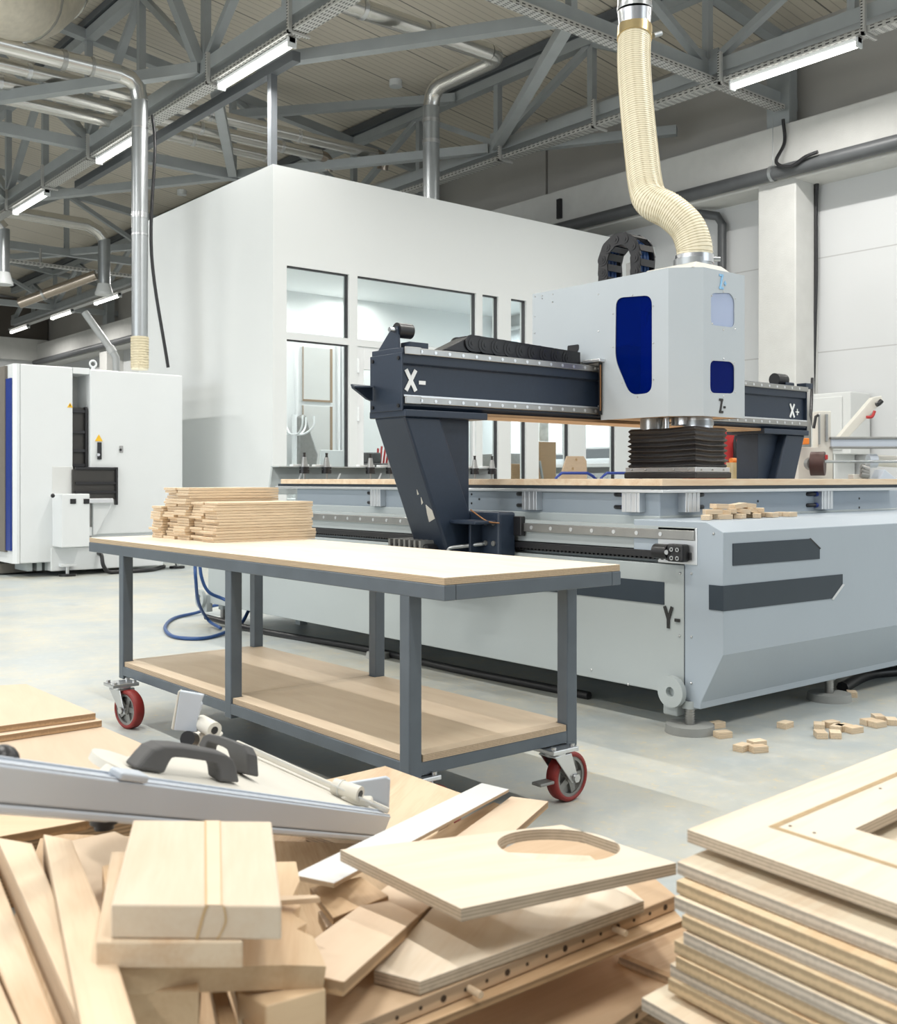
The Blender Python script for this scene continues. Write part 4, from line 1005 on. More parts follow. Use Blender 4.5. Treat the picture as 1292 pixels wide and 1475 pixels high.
MB().ext([(HX0, HY0 + CH, HZ1), (HX0 + CH, HY0, HZ1), (HX1, HY0, HZ1), (HX1, HY1, HZ1), (HX0, HY1, HZ1)], (0, 0, .004)).build('top_cover', 'head_grey', R)
MB().box(HX0 + .004, HX1 - .004, HY1 - .004, HY1, 1.63, HZ1).build('back_cover', 'head_grey', R)
MB().ext([(HX0 + .004, HY0 + CH, HZ0 + .004), (HX0 + CH, HY0 + .004, HZ0 + .004), (HX1 - .004, HY0 + .004, HZ0 + .004), (HX1 - .004, yb, HZ0 + .004), (HX0 + .004, yb, HZ0 + .004)], (0, 0, .004)).build('floor_plate', 'oak', R)
rv = MB()
for px, py in ((771, 427), (781, 426), (781, 430), (796, 424), (796, 435), (862, 424), (862, 477), (770, 456), (770, 480), (862, 531), (862, 585), (883, 452), (941, 441), (941, 494), (941, 547), (883, 500), (911, 425), (918, 572), (896, 551)):
    p = atx(px, py, HX0); rv.sphere(p, .0045, 8, 4)
for px, py in ((1042, 420), (1059, 430), (1026, 466), (1059, 474), (1042, 475), (1025, 426), (1026, 519), (1042, 517), (1058, 522), (1059, 565), (1042, 571), (1024, 565)):
    p = aty(px, py, HY0); rv.sphere(p, .0045, 8, 4)
rv.build('cover_screw', 'steel', R)
p = aty(1035.5, 416, HY0); letters('Z+', (p.x, HY0 - .001, p.z), UX, UZ, NY, .075, .034, .012, .002, 'axis_letter', 'letter_blue', R)
p = aty(1035.5, 595, HY0); letters('Z-', (p.x, HY0 - .001, p.z), UX, UZ, NY, .073, .032, .012, .002, 'axis_letter', 'letter_black', R)
# inside of the head: spindle and motor seen through the blue windows
MB().cyl((4.38, 3.40, 1.28), (4.38, 3.40, 1.80), .075, n=20).build('spindle_motor', 'steel', R)
MB().box(4.26, 4.52, 3.52, 3.60, 1.33, 1.95).build('spindle_carriage', 'cast_iron', R, .004)
MB().box(4.20, 4.30, 3.62, 3.72, 1.36, 1.70).build('servo_motor', 'black', R, .01)
MB().tube(smooth_path([(4.3, 3.4, 1.8), (4.25, 3.45, 1.9), (4.25, 3.55, 1.86), (4.3, 3.58, 1.7)], 5), .012, 8).build('coolant_line', 'zinc', R)
# black carriage edge beside the beam
MB().box(HX0 - .02, HX0 - .002, yb - .012, yb - .002, 1.34, 1.62).build('carriage_edge', 'black', R)
MB().box(HX0 - .04, HX0 + .002, yb - .03, GY + .06, 1.615, 1.632).build('carriage_lip', 'alu', R, .004)
MB().cyl((HX0 - .025, yb - .02, 1.36), (HX0 - .025, yb - .02, 1.6), .004, n=8).build('grease_line', 'copper_line', R)
ck = atx(826, 505, HX0 - .002)
MB().ext([p + NX * .003 for p in rounded(side_poly([(818, 498), (834, 496), (834, 502), (829, 514), (817, 516)]), .008)], (.002, 0, 0)).build('side_notch', 'black', R)
# bellows and brush shroud
BXa, BXb, BYa, BYb = 4.22, 4.47, 3.22, 3.64
zs = [1.262 - .0128 * i for i in range(17)]
mb = MB(); V = []
for i, z in enumerate(zs):
    g = (.010 if i % 2 else -.004) + random.uniform(-.004, .004)
    V += [(BXa - g, BYa - g, z + .004), ((BXa + BXb) / 2, BYa - g * .8, z - .003), (BXb + g, BYa - g, z), (BXb + g, BYb + g, z), (BXa - g, BYb + g, z), (BXa - g * .8, (BYa + BYb) / 2, z - .004)]
F = []
for i in range(len(zs) - 1):
    for k in range(6): F.append((i * 6 + k, (i + 1) * 6 + k, (i + 1) * 6 + (k + 1) % 6, i * 6 + (k + 1) % 6))
F.append([0, 1, 2, 3, 4, 5])
mb.add(V, F).build('bellows', 'rubber', R, .004)
MB().box(BXa - .014, BXb + .014, BYa - .014, BYb + .014, 1.038, 1.062).build('shroud_frame', 'steel', R, .002)
br = MB()
br.box(BXa - .02, BXb + .02, BYa - .02, BYb + .02, 1.006, 1.038)
br.build('shroud_brush', 'rubber', R, .006)
sb = MB()
for k in range(5): sb.sphere((BXa - .016, BYa + .03 + .09 * k, 1.05), .005, 8, 4)
for k in range(3): sb.sphere((BXa + .03 + .09 * k, BYa - .016, 1.05), .005, 8, 4)
sb.build('shroud_screw', 'zinc', R)
MB().cyl((4.28, 3.54, 1.25), (4.28, 3.54, 1.32), .06, n=20).build('spindle_nose', 'rail', R)
MB().cyl((4.25, 3.42, 1.25), (4.25, 3.42, 1.32), .014, n=12).build('guide_rod', 'steel', R)
MB().cyl((4.40, 3.34, 1.255), (4.40, 3.34, 1.32), .075, n=24).build('suction_spigot', 'steel', R)
MB().cyl((4.40, 3.34, 1.275), (4.40, 3.34, 1.30), .079, n=24).build('spigot_clamp', 'zinc', R)
# chain loop on top of the head
cc = Vector((4.38, 3.80, 2.20)); rr = .115
def loop_pt(s):
    """s in metres along the arch: up the far side, half circle, down the near side"""
    h = .13
    if s < h: return Vector((cc.x, cc.y + rr, 2.05 + s)), Vector((0, 0, 1)), Vector((0, 1, 0))
    s2 = s - h; arc = PI * rr
    if s2 < arc:
        a_ = s2 / rr; return Vector((cc.x, cc.y + rr * math.cos(a_), 2.18 + rr * math.sin(a_))), Vector((0, -math.sin(a_), math.cos(a_))), Vector((0, math.cos(a_), math.sin(a_)))
    s3 = s2 - arc; return Vector((cc.x, cc.y - rr, 2.18 - s3)), Vector((0, 0, -1)), Vector((0, -1, 0))
tot = .13 * 2 + PI * rr
for k in range(9):
    p, d, u = loop_pt(tot * (k + .5) / 9); link(p, d, u, UX, L_=.074, H=.066, W=.11).build('chain_link', 'black', R)
hb = MB()
for j in (-.02, .01, .035):
    hb.tube([loop_pt(tot * k / 20)[0] + UX * j for k in range(21)], .012, 8)
hb.build('chain_hoses', 'blue_hose', R)
MB().box(4.33, 4.36, 3.70, 3.76, 2.04, 2.16).build('plug_connector', 'cast_iron', R, .005)
# dust cowl
kx, ky = 4.385, 3.36
MB().ext([(kx - .17, ky - .13, 2.044), (kx + .17, ky - .13, 2.044), (kx + .10, ky - .10, 2.085), (kx - .10, ky - .10, 2.085)], (0, .32, 0)).build('dust_cowl', 'plate_cream', R, .004)
MB().cyl((kx, ky, 2.06), (kx, ky, 2.12), .098, n=28).build('cowl_spigot', 'zinc', R)
# ---------------- cream suction hose from the roof
S = thing('suction_hose', 'cream ribbed suction hose curving down from the roof to the milling head', 'hose', (kx, ky, 2.07))
d0 = (kx * SN + ky * CS)
ctr = [(1000, 372, 0), (1000, 356, 0), (990, 328, .02), (966, 305, .06), (939, 290, .12), (930, 268, .18), (924, 220, .25), (917, 150, .33), (913, 90, .4), (914, 52, .45)]
P = smooth_path([at(x, y, d0 + k) for x, y, k in ctr], 10)
MB().tube(P, .089, 24, False).build('hose_skin', 'cream', S)
Ls = [0]
for i in range(1, len(P)): Ls.append(Ls[-1] + (P[i] - P[i - 1]).length)
def along(s):
    for i in range(1, len(P)):
        if Ls[i] >= s:
            t = (s - Ls[i - 1]) / max(1e-9, Ls[i] - Ls[i - 1]); return P[i - 1].lerp(P[i], t)
    return P[-1]
hel = []; turns = 112; nn = turns * 14
Tn = None
u = None
for i in range(nn + 1):
    s = Ls[-1] * i / nn; p = along(s); q = along(min(Ls[-1], s + .01)); r_ = along(max(0, s - .01)); d = (q - r_).normalized()
    if u is None: u = d.cross(UY).normalized()
    u = (u - d * u.dot(d)).normalized(); w = d.cross(u); a_ = 2 * PI * turns * i / nn
    hel.append(p + (u * math.cos(a_) + w * math.sin(a_)) * .0895)
MB().tube(hel, .0030, 5).build('wire_helix', 'cream_rib', S)
MB().cyl(P[0] - UZ * .03, P[0] + UZ * .012, .097, n=28).build('hose_clamp', 'steel', S)
MB().cyl(P[0] + Vector((.09, -.05, 0)), P[0] + Vector((.12, -.07, 0)), .012, n=10).build('clamp_screw', 'zinc', S)
tp = P[-1]; td = (P[-1] - P[-4]).normalized()
MB().cyl(tp - td * .02, tp + td * .05, .096, n=28).build('hose_clamp', mat('brass_clamp', (.62, .5, .28), .3, .9, .1, 8), S)
MB().cyl(tp + td * .01 + Vector((.09, -.06, 0)), tp + td * .03 + Vector((.13, -.08, 0)), .014, n=10).build('clamp_screw', 'zinc', S)
MB().cyl(tp + td * .04, tp + UZ * .14, .086, .094, n=28).cyl(tp + UZ * .14, tp + UZ * 1.4, .094, n=28).build('metal_spigot', 'steel', S)
MB().cyl(tp + UZ * .14, tp + UZ * .16, .097, n=28).cyl(tp + UZ * .23, tp + UZ * .245, .097, n=28).build('spigot_bead', 'zinc', S)
tz = ceil_z(tp.x)
MB().cyl(tp + UZ * 1.4, (tp.x, tp.y, tz), .10, n=24).build('roof_pipe', 'zinc', S)
# ---------------- tool holder rack at the far end of the bed
RY = 6.2
T_ = thing('tool_rack', 'grey sheet tool rack along the far end of the bed', 'tool rack', (4.6, RY, .9))
xa, xb = aty(402, 690, RY).x, aty(716, 690, RY).x
MB().ext([(xa - .05, RY + .05, .90), (xa, RY + .09, 1.085), (xb, RY + .09, 1.085), (xb, RY + .05, .90)], (0, .02, 0)).build('rack_sheet', 'paint_grey', T_, .004)
MB().box(xa, xb, RY + .0, RY + .11, 1.085, 1.092).build('rack_lip', 'paint_grey', T_)
for x in (xa + .2, xb - .2): MB().box(x, x + .06, RY + .06, RY + .12, 0, .95).build('rack_post', 'paint_grey', T_)
rs = MB()
for px in (428, 484, 543, 600, 655): rs.bar(aty(px, 697, RY - .02), aty(px + 6, 682, RY + .03), .012, .004)
rs.build('rack_rib', 'white', T_)
fk = [435, 467, 530, 559, 680, 705]
tn = ['leftmost tool holder on the rack', 'second tool holder from the left on the rack', 'tool holder left of the slanted column on the rack', 'tool holder partly behind the slanted column', 'tool holder just right of the slanted column', 'rightmost tool holder on the rack']
for px, lb in zip(fk, tn):
    x = aty(px, 680, RY).x; y = RY - .03
    o = thing('tool_holder', 'pointed steel ' + lb, 'tool holder', (x, y, 1.04), 'tool holders in the rack')
    MB().cyl((x, y, 1.085), (x, y, 1.155), .025, .014, 14).build('taper', 'rail', o)
    MB().cyl((x, y, 1.155), (x, y, 1.165), .010, n=10).cyl((x, y, 1.165), (x, y, 1.185), .008, .011, 10).build('pull_stud', 'black', o)
    MB().cyl((x, y, 1.072), (x, y, 1.088), .034, n=18).cyl((x, y, 1.043), (x, y, 1.068), .034, n=18).cyl((x, y, 1.06), (x, y, 1.08), .026, n=18).build('flange', 'black', o)
    MB().cyl((x, y, .985), (x, y, 1.045), .008, n=8).build('cutter', 'rail', o)
    MB().box(x - .07, x + .06, RY + .0, RY + .05, 1.09, 1.106).build('holder_fork', 'white', o, .003)
# ================================================================== WHITE ENCLOSED MACHINE AT THE LEFT
WY = 11.0
def wx(px): return aty(px, 600, WY).x
def wz(px, py): return aty(px, py, WY).z
ZT = 2.175
Wm = thing('enclosed_machine', 'tall white enclosed machining centre at the left edge', 'milling machine', (wx(131), WY, 0))
X29, X105, X131, X262 = wx(29), wx(105), wx(129), wx(262)
MB().box(X29, X105, WY, WY + 1.9, .15, ZT).build('side_panel', 'white', Wm, .012)
MB().box(X105, X131, WY, WY + 1.9, 2.11, ZT).build('bridge_panel', 'white', Wm, .004)
MB().box(X131, X262, WY - .02, WY + 1.9, .42, ZT - .01).build('door_panel', 'white', Wm, .012)
MB().box(wx(122), X262 - .02, WY + .02, WY + 1.85, .13, .42).build('lower_panel', 'white', Wm, .006)
MB().box(wx(73), wx(235), WY - .008, WY + 1.8, .055, .295).build('plinth', 'white', Wm, .01)
MB().box(X105, X131, WY + .35, WY + 1.9, .3, 2.12).build('recess_panel', 'cabinet_grey', Wm)
# black stepped bellows cover inside the recess
def blk(px0, px1, py0, py1, dy, name, m='black', dep=.1, bv=.004):
    return MB().box(wx(px0), wx(px1), WY + dy, WY + dy + dep, wz(px1, py1), wz(px0, py0)).build(name, m, Wm, bv)
blk(105.5, 127, 586, 720, .06, 'bellows_cover', 'bellows_grey', .25)
bl = MB()
for y in (590, 620, 647, 668): bl.box(wx(106), wx(124), WY + .03, WY + .07, wz(115, y + 4), wz(115, y))
bl.build('bellows_fold', 'black', Wm)
blk(124, 127, 586, 676, .02, 'bellows_frame', 'black', .1)
blk(103, 165, 676, 719, -.04, 'guard_plate', 'bellows_grey', .06)
bl = MB()
for y in (673, 694, 707): bl.box(wx(106), wx(166), WY - .06, WY - .03, wz(135, y + 3.5), wz(135, y))
bl.box(wx(163.5), wx(166.5), WY - .065, WY - .02, wz(165, 727), wz(165, 673)); bl.build('guard_rib', 'black', Wm)
blk(75, 105, 672, 740, -.004, 'open_recess', 'cabinet_grey', .01)
bx = MB().box(wx(75), wx(115), WY - .28, WY, wz(100, 786), wz(100, 711)); bx.build('hinged_box', 'white', Wm, .008)
hg = MB()
for px in (91, 110): hg.box(wx(px - 4), wx(px + 4), WY - .292, WY - .28, wz(px, 725), wz(px, 718))
hg.build('box_hinge', 'black', Wm, .002)
kn = aty(76, 714, WY - .28); MB().sphere(kn, .022, 10, 6).build('box_knob', 'black', Wm)
blk(115, 129, 719, 785, -.06, 'side_slide', 'rail', .1)
MB().ext([(wx(129), WY - .1, wz(129, 724)), (wx(155), WY - .1, wz(155, 724)), (wx(155), WY - .1, wz(155, 729)), (wx(133), WY - .1, wz(133, 770)), (wx(129), WY - .1, wz(129, 770))], (0, .06, 0)).build('support_bracket', 'white', Wm, .003)
blk(118, 155, 718, 724, -.16, 'table_end', 'alu', .16)
blk(124, 129, 759, 771, -.08, 'valve', 'frame_white', .08)
bt = MB()
for py in (743, 754): p = aty(119, py, WY - .07); bt.cyl(p, p + UY * .02, .018, n=10)
bt.build('slide_bolt', 'steel', Wm)
# handle, lock, warning triangles
blk(139, 144.5, 637, 662, -.045, 'door_handle', 'black', .03, .006)
p = aty(142, 655, WY - .05); MB().cyl(p, p + UY * .02, .016, n=10).build('handle_lock', 'steel', Wm)
blk(171, 176, 642, 652, -.03, 'door_lock', 'rail', .012); p = aty(173.5, 648, WY - .03); MB().cyl(p - UY * .005, p, .014, n=10).build('lock_cylinder', 'black', Wm)
def tri(px, py, s, Yp):
    p = aty(px, py, Yp); return MB().ext([p + UX * -s, p + UX * s, p + UZ * s * 1.7], (0, .004, 0))
tri(142.5, 635.5, .042, WY - .026).build('warning_sign', 'yellow', Wm)
tri(101, 587, .03, WY - .004).build('warning_sign', 'yellow', Wm)
p = aty(101, 587, WY - .006); MB().box(p.x - .004, p.x + .004, WY - .006, WY - .004, p.z + .012, p.z + .034).build('warning_mark', 'black', Wm)
# eye bolt on the roof
e = aty(134, 527, WY + .05)
rg = MB(); cpts = [Vector((e.x + .034 * math.cos(k * PI / 8), e.y, ZT + .055 + .034 * math.sin(k * PI / 8))) for k in range(17)]
rg.tube(cpts, .011, 8, False); rg.cyl((e.x, e.y, ZT - .005), (e.x, e.y, ZT + .025), .02, n=10); rg.build('lifting_eye', 'white', Wm)
# rounded front edge with blue and taupe strips, front door with window (faces left)
X20 = wx(20)
MB().ext([(X29 - .004, WY, .15), (X29 - .004, WY + 1.8, .15), (X20, WY + 1.8, .15), (X20, WY + .04, .15), (X20 + .03, WY, .15)], (0, 0, ZT - .15)).build('front_corner', 'white', Wm)
MB().box(X29 - .004, X29, WY + .004, WY + .05, .15, ZT - .02).build('corner_joint', 'rail', Wm)
def fpanel(y0, y1, z0, z1, m, name, t=.01): return MB().box(X20 - t, X20 - .001, WY + y0, WY + y1, z0, z1).build(name, m, Wm, .002)
fpanel(.05, .20, .28, 2.03, 'blue_paint', 'blue_strip', .02); fpanel(.20, .56, .26, ZT - .01, 'taupe', 'front_trim', .03)
fpanel(.6, 1.75, .95, 1.92, mat('grey_blue_machine_window', (.20, .25, .33), .12, 0, .5, 1.5), 'door_window', .006)
fpanel(.6, 1.75, .60, .82, 'taupe', 'front_band', .008)
for px, y in ((97, WY - .03), (255, WY + .15)):
    x = aty(px, 822, y).x
    MB().cyl((x, y, 0), (x, y, .025), .085, n=22).build('levelling_pad', 'black', Wm); MB().cyl((x, y, .02), (x, y, .12), .02, n=12).build('levelling_screw', 'steel', Wm)
    MB().box(x - .08, x + .08, y - .05, y + .1, .10, .13).build('foot_plate', 'white', Wm, .003)
tb = MB()
for px in (44, 58, 70): tb.box(wx(px), wx(px) + .05, WY + .1, WY + 1.5, .06, .16)
tb.build('base_channel', 'paint_grey', Wm)
MB().box(X29 - .05, wx(75), WY + .5, WY + 1.7, .02, .12).build('sump', 'taupe', Wm)
vg = MB(); vg.box(X262 + .0, X262 + .035, WY + .1, WY + .5, wz(262, 690), wz(262, 613)); vg.build('side_vent', 'frame_white', Wm)
cable('machine_cable', [(wx(141), WY - .02, .22), (wx(141), WY - .1, .20), (wx(142), WY - .13, .10), (wx(150), WY - .12, .03), (wx(165), WY - .12, .022), (wx(210), WY - .1, .022), (wx(250), WY + .25, .022)], .022, 'black', 'thick black cable from the white machine along the floor')
# ================================================================== TROLLEY TABLE
TX0, TX1, TY0, TY1 = 1.755, 2.45, 2.146, 4.65
ZTOP = .742
Tb = thing('trolley_table', 'grey steel trolley table with plywood top and shelf on red castor wheels', 'table', (2.1, 3.3, 0))
fr = MB(); fr.box(TX0, TX0 + .04, TY0, TY1, .68, .722); fr.box(TX1 - .04, TX1, TY0, TY1, .68, .722); fr.box(TX0 + .04, TX1 - .04, TY0, TY0 + .04, .68, .722); fr.box(TX0 + .04, TX1 - .04, TY1 - .04, TY1, .68, .722)
fr.build('table_frame', 'table_steel', Tb, .003)
mw = Matrix(((0, -1, 0, (TX0 + TX1) / 2), (1, 0, 0, (TY0 + TY1) / 2), (0, 0, 1, ZTOP), (0, 0, 0, 1)))
MB().box(TX0 + .002, TX1 - .002, TY0 + .002, TY1 - .002, .722, ZTOP).build('tabletop', 'table_ply', Tb, .0015, mw)
LX1 = 2.42
for x, y in ((TX0 + .001, 2.30), (TX0 + .001, 3.325), (TX0 + .001, 4.27), (LX1 - .045, 2.30), (LX1 - .045, 3.325), (LX1 - .045, 4.27)):
    MB().box(x, x + .045, y, y + .045, .165, .682).build('leg', 'table_steel', Tb, .004)
sf = MB(); a0, a1, b0, b1 = TX0 + .002, LX1 - .002, 2.302, 4.313
sf.box(a0, a0 + .04, b0, b1, .18, .218); sf.box(a1 - .04, a1, b0, b1, .18, .218); sf.box(a0 + .04, a1 - .04, b0, b0 + .04, .18, .218); sf.box(a0 + .04, a1 - .04, b1 - .04, b1, .18, .218); sf.box(a0 + .04, a1 - .04, 3.33, 3.36, .18, .215)
sf.build('shelf_frame', 'table_steel', Tb, .003)
for y0, y1 in ((2.348, 3.322), (3.373, 4.268)):
    MB().box(a0 + .005, a1 - .005, y0, y1, .218, .238).build('shelf_board', 'shelf_ply', Tb, .0015, Matrix(((0, -1, 0, 2.1), (1, 0, 0, (y0 + y1) / 2), (0, 0, 1, .238), (0, 0, 0, 1))))
MB().box(a0 + .048, a1 - .048, 2.30, 4.31, .218, .2375).build('shelf_board', 'shelf_ply', Tb, 0, Matrix(((0, -1, 0, 2.1), (1, 0, 0, 3.3), (0, 0, 1, .2375), (0, 0, 0, 1))))
def caster(px_, py_, ang, tread='red_rubber', brake=False, r=.077):
    """swivel castor: plate at (px_,py_), wheel trailing along ang"""
    u = Vector((math.cos(ang), math.sin(ang), 0)); v = Vector((-u.y, u.x, 0)); c = Vector((px_, py_, 0)); wc = c + u * .055 + UZ * r
    C_ = thing_part('caster', Tb)
    pl = MB(); pl.box(px_ - .055, px_ + .055, py_ - .05, py_ + .05, .165, .178)
    for sx in (-.04, .04):
        for sy in (-.035, .035): pl.cyl((px_ + sx, py_ + sy, .178), (px_ + sx, py_ + sy, .187), .009, n=6)
    pl.cyl(c + UZ * .150, c + UZ * .165, .036, n=18)
    root = pl.build('caster_plate', 'steel', Tb, .002)
    fk = MB()
    for s in (-1, 1):
        b_ = c + v * s * .030
        fk.ext([b_ - u * .035 + UZ * .155, b_ + u * .04 + UZ * .155, wc + v * s * .030 + u * .018 - UZ * 0.012, wc + v * s * .030 - u * .014 - UZ * .014], v * s * .005)
    fk.obox(c, u, v, UZ, -.035, .04, -.035, .035, .150, .156); fk.build('caster_fork', 'steel', root, .002)
    tr = MB(); prof_ = [(-.022, .062), (-.022, .071), (-.016, .077), (.016, .077), (.022, .071), (.022, .062)]
    n = 40; V = []
    for k in range(n):
        t = 2 * PI * k / n; rad = u * math.cos(t) + UZ * math.sin(t)
        for a_, q in prof_: V.append(wc + v * a_ + rad * q)
    F = []
    for k in range(n):
        for j in range(6): F.append((k * 6 + j, ((k + 1) % n) * 6 + j, ((k + 1) % n) * 6 + (j + 1) % 6, k * 6 + (j + 1) % 6))
    tr.add(V, F, True); tr.build('caster_tread', tread, root)
    hb = MB(); hb.cyl(wc - v * .018, wc + v * .018, .0625, n=40, hollow=.052); hb.cyl(wc - v * .020, wc + v * .020, .020, n=18); hb.cyl(wc - v * .005, wc + v * .005, .055, n=30)
    for k in range(5):
        t = 2 * PI * k / 5; rad = u * math.cos(t) + UZ * math.sin(t); hb.bar(wc + rad * .015, wc + rad * .055, .02, .028, v)
    hb.build('wheel_core', 'cast_iron', root)
    ax = MB(); ax.cyl(wc - v * .042, wc + v * .042, .008, n=10); ax.cyl(wc - v * .045, wc - v * .036, .014, n=6); ax.cyl(wc + v * .036, wc + v * .045, .014, n=6); ax.build('axle_bolt', 'steel', root)
    if brake: MB().obox(c, u, v, UZ, -.13, -.04, -.025, .025, .085, .095).obox(c, u, v, UZ, -.06, -.03, -.02, .02, .09, .15).build('brake_pedal', 'cast_iron', root, .003)
def thing_part(n, p): return p
caster(2.325, 2.305, math.radians(2), brake=False)
caster(1.70, 4.15, math.radians(-78))
caster(1.80, 2.33, math.radians(-60)); caster(2.37, 4.27, math.radians(-100))
# brake pedal of the near right castor
MB().obox((2.27, 2.30, 0), (1, 0, 0), (0, 1, 0), UZ, -.03, .03, -.02, .02, .07, .08).build('brake_pedal', 'cast_iron', Tb, .003)
# stacks of thin slats on the table
def slat_stack(x0, x1, y0, y1, n, label, grp, seed):
    rnd = random.Random(seed); th = .0118; z = ZTOP + .0005
    for k in range(n):
        f_ = 1 if k > 3 else 0
        jx, jy = rnd.uniform(-.008, .008), rnd.uniform(-.003, .003)
        ex = rnd.choice([0, 0, .01, -.012])
        X0, X1 = x0 + jx + ex, x1 + jx * .6 + (0.02 if k < 4 else 0)
        Y0, Y1 = y0 + jy, y1 + jy - .002
        mw = Matrix.Translation(((X0 + X1) / 2, (Y0 + Y1) / 2, z + th))
        o = MB().box(X0, X1, Y0, Y1, z, z + th - .0014).build('thin_board', 'slat', None, .0008, mw, 1)
        nth = n - k
        w = ('topmost' if nth == 1 else ORD[nth] + ' from the top') if nth <= n // 2 else ('lowest' if k == 0 else ORD[k + 1] + ' from the bottom')
        tag(o, 'thin pale board, %s, %s' % (w, label), 'board', grp); z += th
slat_stack(2.01, 2.47, 3.93, 4.045, 14, 'front stack on the trolley', 'slats of the front stack', 1)
slat_stack(2.015, 2.43, 4.05, 4.165, 14, 'second row of the trolley stacks', 'slats of the front stack second row', 2)
slat_stack(2.00, 2.44, 4.17, 4.285, 19, 'third row, tall, of the trolley stacks', 'slats of the tall stack', 3)
slat_stack(2.01, 2.40, 4.29, 4.405, 19, 'fourth row, tall, of the trolley stacks', 'slats of the tall stack rear row', 4)
slat_stack(1.99, 2.40, 4.412, 4.515, 12, 'low stack at the left of the trolley', 'slats of the low stack', 5)
# ================================================================== SMALL OFFCUT BLOCKS
def small_block(p, rz, lx, ly, lz, label, grp, tilt=0):
    mw = Matrix.Translation(Vector(p) + UZ * lz) @ Matrix.Rotation(rz, 4, 'Z') @ Matrix.Rotation(tilt, 4, 'Y')
    loc = MB().box(-lx / 2, lx / 2, -ly / 2, ly / 2, -lz, 0)
    loc.v = [mw @ v for v in loc.v]
    tag(loc.build('offcut_block', 'slat', None, .001, mw, 1), label, 'wood block', grp)
fl = [(1032, 1048, 'right of the front levelling pad, in its shadow'), (1041, 1062, 'just right of the front levelling pad, in the light'), (1069, 1081, 'front left of the group of three nearest on the floor'), (1090, 1075, 'rear one of the group of three nearest on the floor'), (1092, 1083, 'front right of the group of three nearest on the floor'), (1131, 1048, 'lying alone in the middle of the floor'),
      (1182, 1062, 'front left of the large floor group'), (1203, 1062, 'front right of the large floor group'), (1180, 1050, 'left in the large floor group'), (1197, 1047, 'rear of the large floor group'), (1206, 1053, 'centre of the large floor group'), (1215, 1052, 'right of centre in the large floor group'), (1230, 1055, 'rightmost in the large floor group'),
      (1252, 1044, 'left of the small group at the right edge'), (1264, 1047, 'front of the small group at the right edge'), (1265, 1038, 'rear of the small group at the right edge'), (1284, 1043, 'at the right picture edge'), (1227, 1003, 'beside the second levelling pad')]
rn = random.Random(4)
for px, py, lb in fl:
    p = atz(px, py, 0); small_block(p, rn.uniform(-.5, .9), .062, .042, .024, 'small wood offcut %s' % lb, 'offcuts on the floor')
mp_ = [(1018, 745), (1030, 746), (1042, 745), (1055, 746), (1066, 744), (1078, 745), (1090, 745), (1100, 745), (1112, 744), (1124, 745), (1138, 745)]
names = ORD[1:]
for i, (px, py) in enumerate(mp_):
    p = aty(px, py, 2.66 + .05 * (i % 2)); p.z = .836
    small_block(p, rn.uniform(-.8, .8), .07 if i < 8 else .06, .036, .020, 'wood offcut in the bottom layer of the heap on the machine, %s from left' % names[i], 'offcuts heaped on the machine')
for i, (px, zz) in enumerate(((1026, .857), (1040, .857), (1054, .857), (1068, .857), (1081, .857), (1094, .857))):
    p = aty(px, 740, 2.685); p.z = zz; small_block(p, rn.uniform(-.9, .9), .072, .038, .02, 'wood offcut in the middle layer of the heap on the machine, %s from left' % names[i], 'offcuts heaped on the machine', rn.uniform(-.2, .2))
for i, px in enumerate((1036, 1062, 1076)):
    p = aty(px, 733, 2.69); p.z = .879; small_block(p, rn.uniform(-.9, .9), .07, .04, .02, 'wood offcut on top of the heap on the machine, %s from left' % names[i], 'offcuts heaped on the machine', rn.uniform(-.15, .15))
# hoses and cables on the floor
cable('air_hose', [atz(318, 905, .02), atz(300, 893, .05), atz(286, 868, .2), atx(282, 835, 3.0), atx(281, 815, 3.0), atx(281, 790, 3.0)], .011, 'blue_hose', 'blue air hose hanging down behind the trolley, left strand')
cable('air_hose', [atx(287, 800, 3.05), atx(290, 830, 3.05), atx(300, 852, 3.1), atx(320, 862, 3.2), atx(345, 872, 3.25)], .011, 'blue_hose', 'blue air hose curving to the machine behind the trolley leg')
cable('air_hose', [atz(345, 872, .10), atz(310, 872, .06), atz(285, 882, .02), atz(252, 890, .012), atz(238, 903, .012), atz(248, 916, .012), atz(280, 920, .012), atz(310, 916, .012), atz(345, 900, .03), atz(358, 880, .1)], .012, 'blue_hose', 'blue air hose lying in a loop on the floor left of the machine')
cable('floor_cable', [Vector((4.6, 2.66, .02)), Vector((5.0, 2.75, .02)), Vector((5.3, 2.7, .02)), Vector((5.6, 2.95, .02)), Vector((5.9, 2.9, .02))], .028, 'black', 'thick black cable on the floor under the machine front')
cable('floor_cable', [Vector((3.55, 3.3, .016)), Vector((3.5, 4.2, .02)), Vector((3.52, 5.0, .02)), Vector((3.42, 6.0, .02)), Vector((3.35, 6.7, .05))], .02, 'black', 'black cable under the long side of the machine')
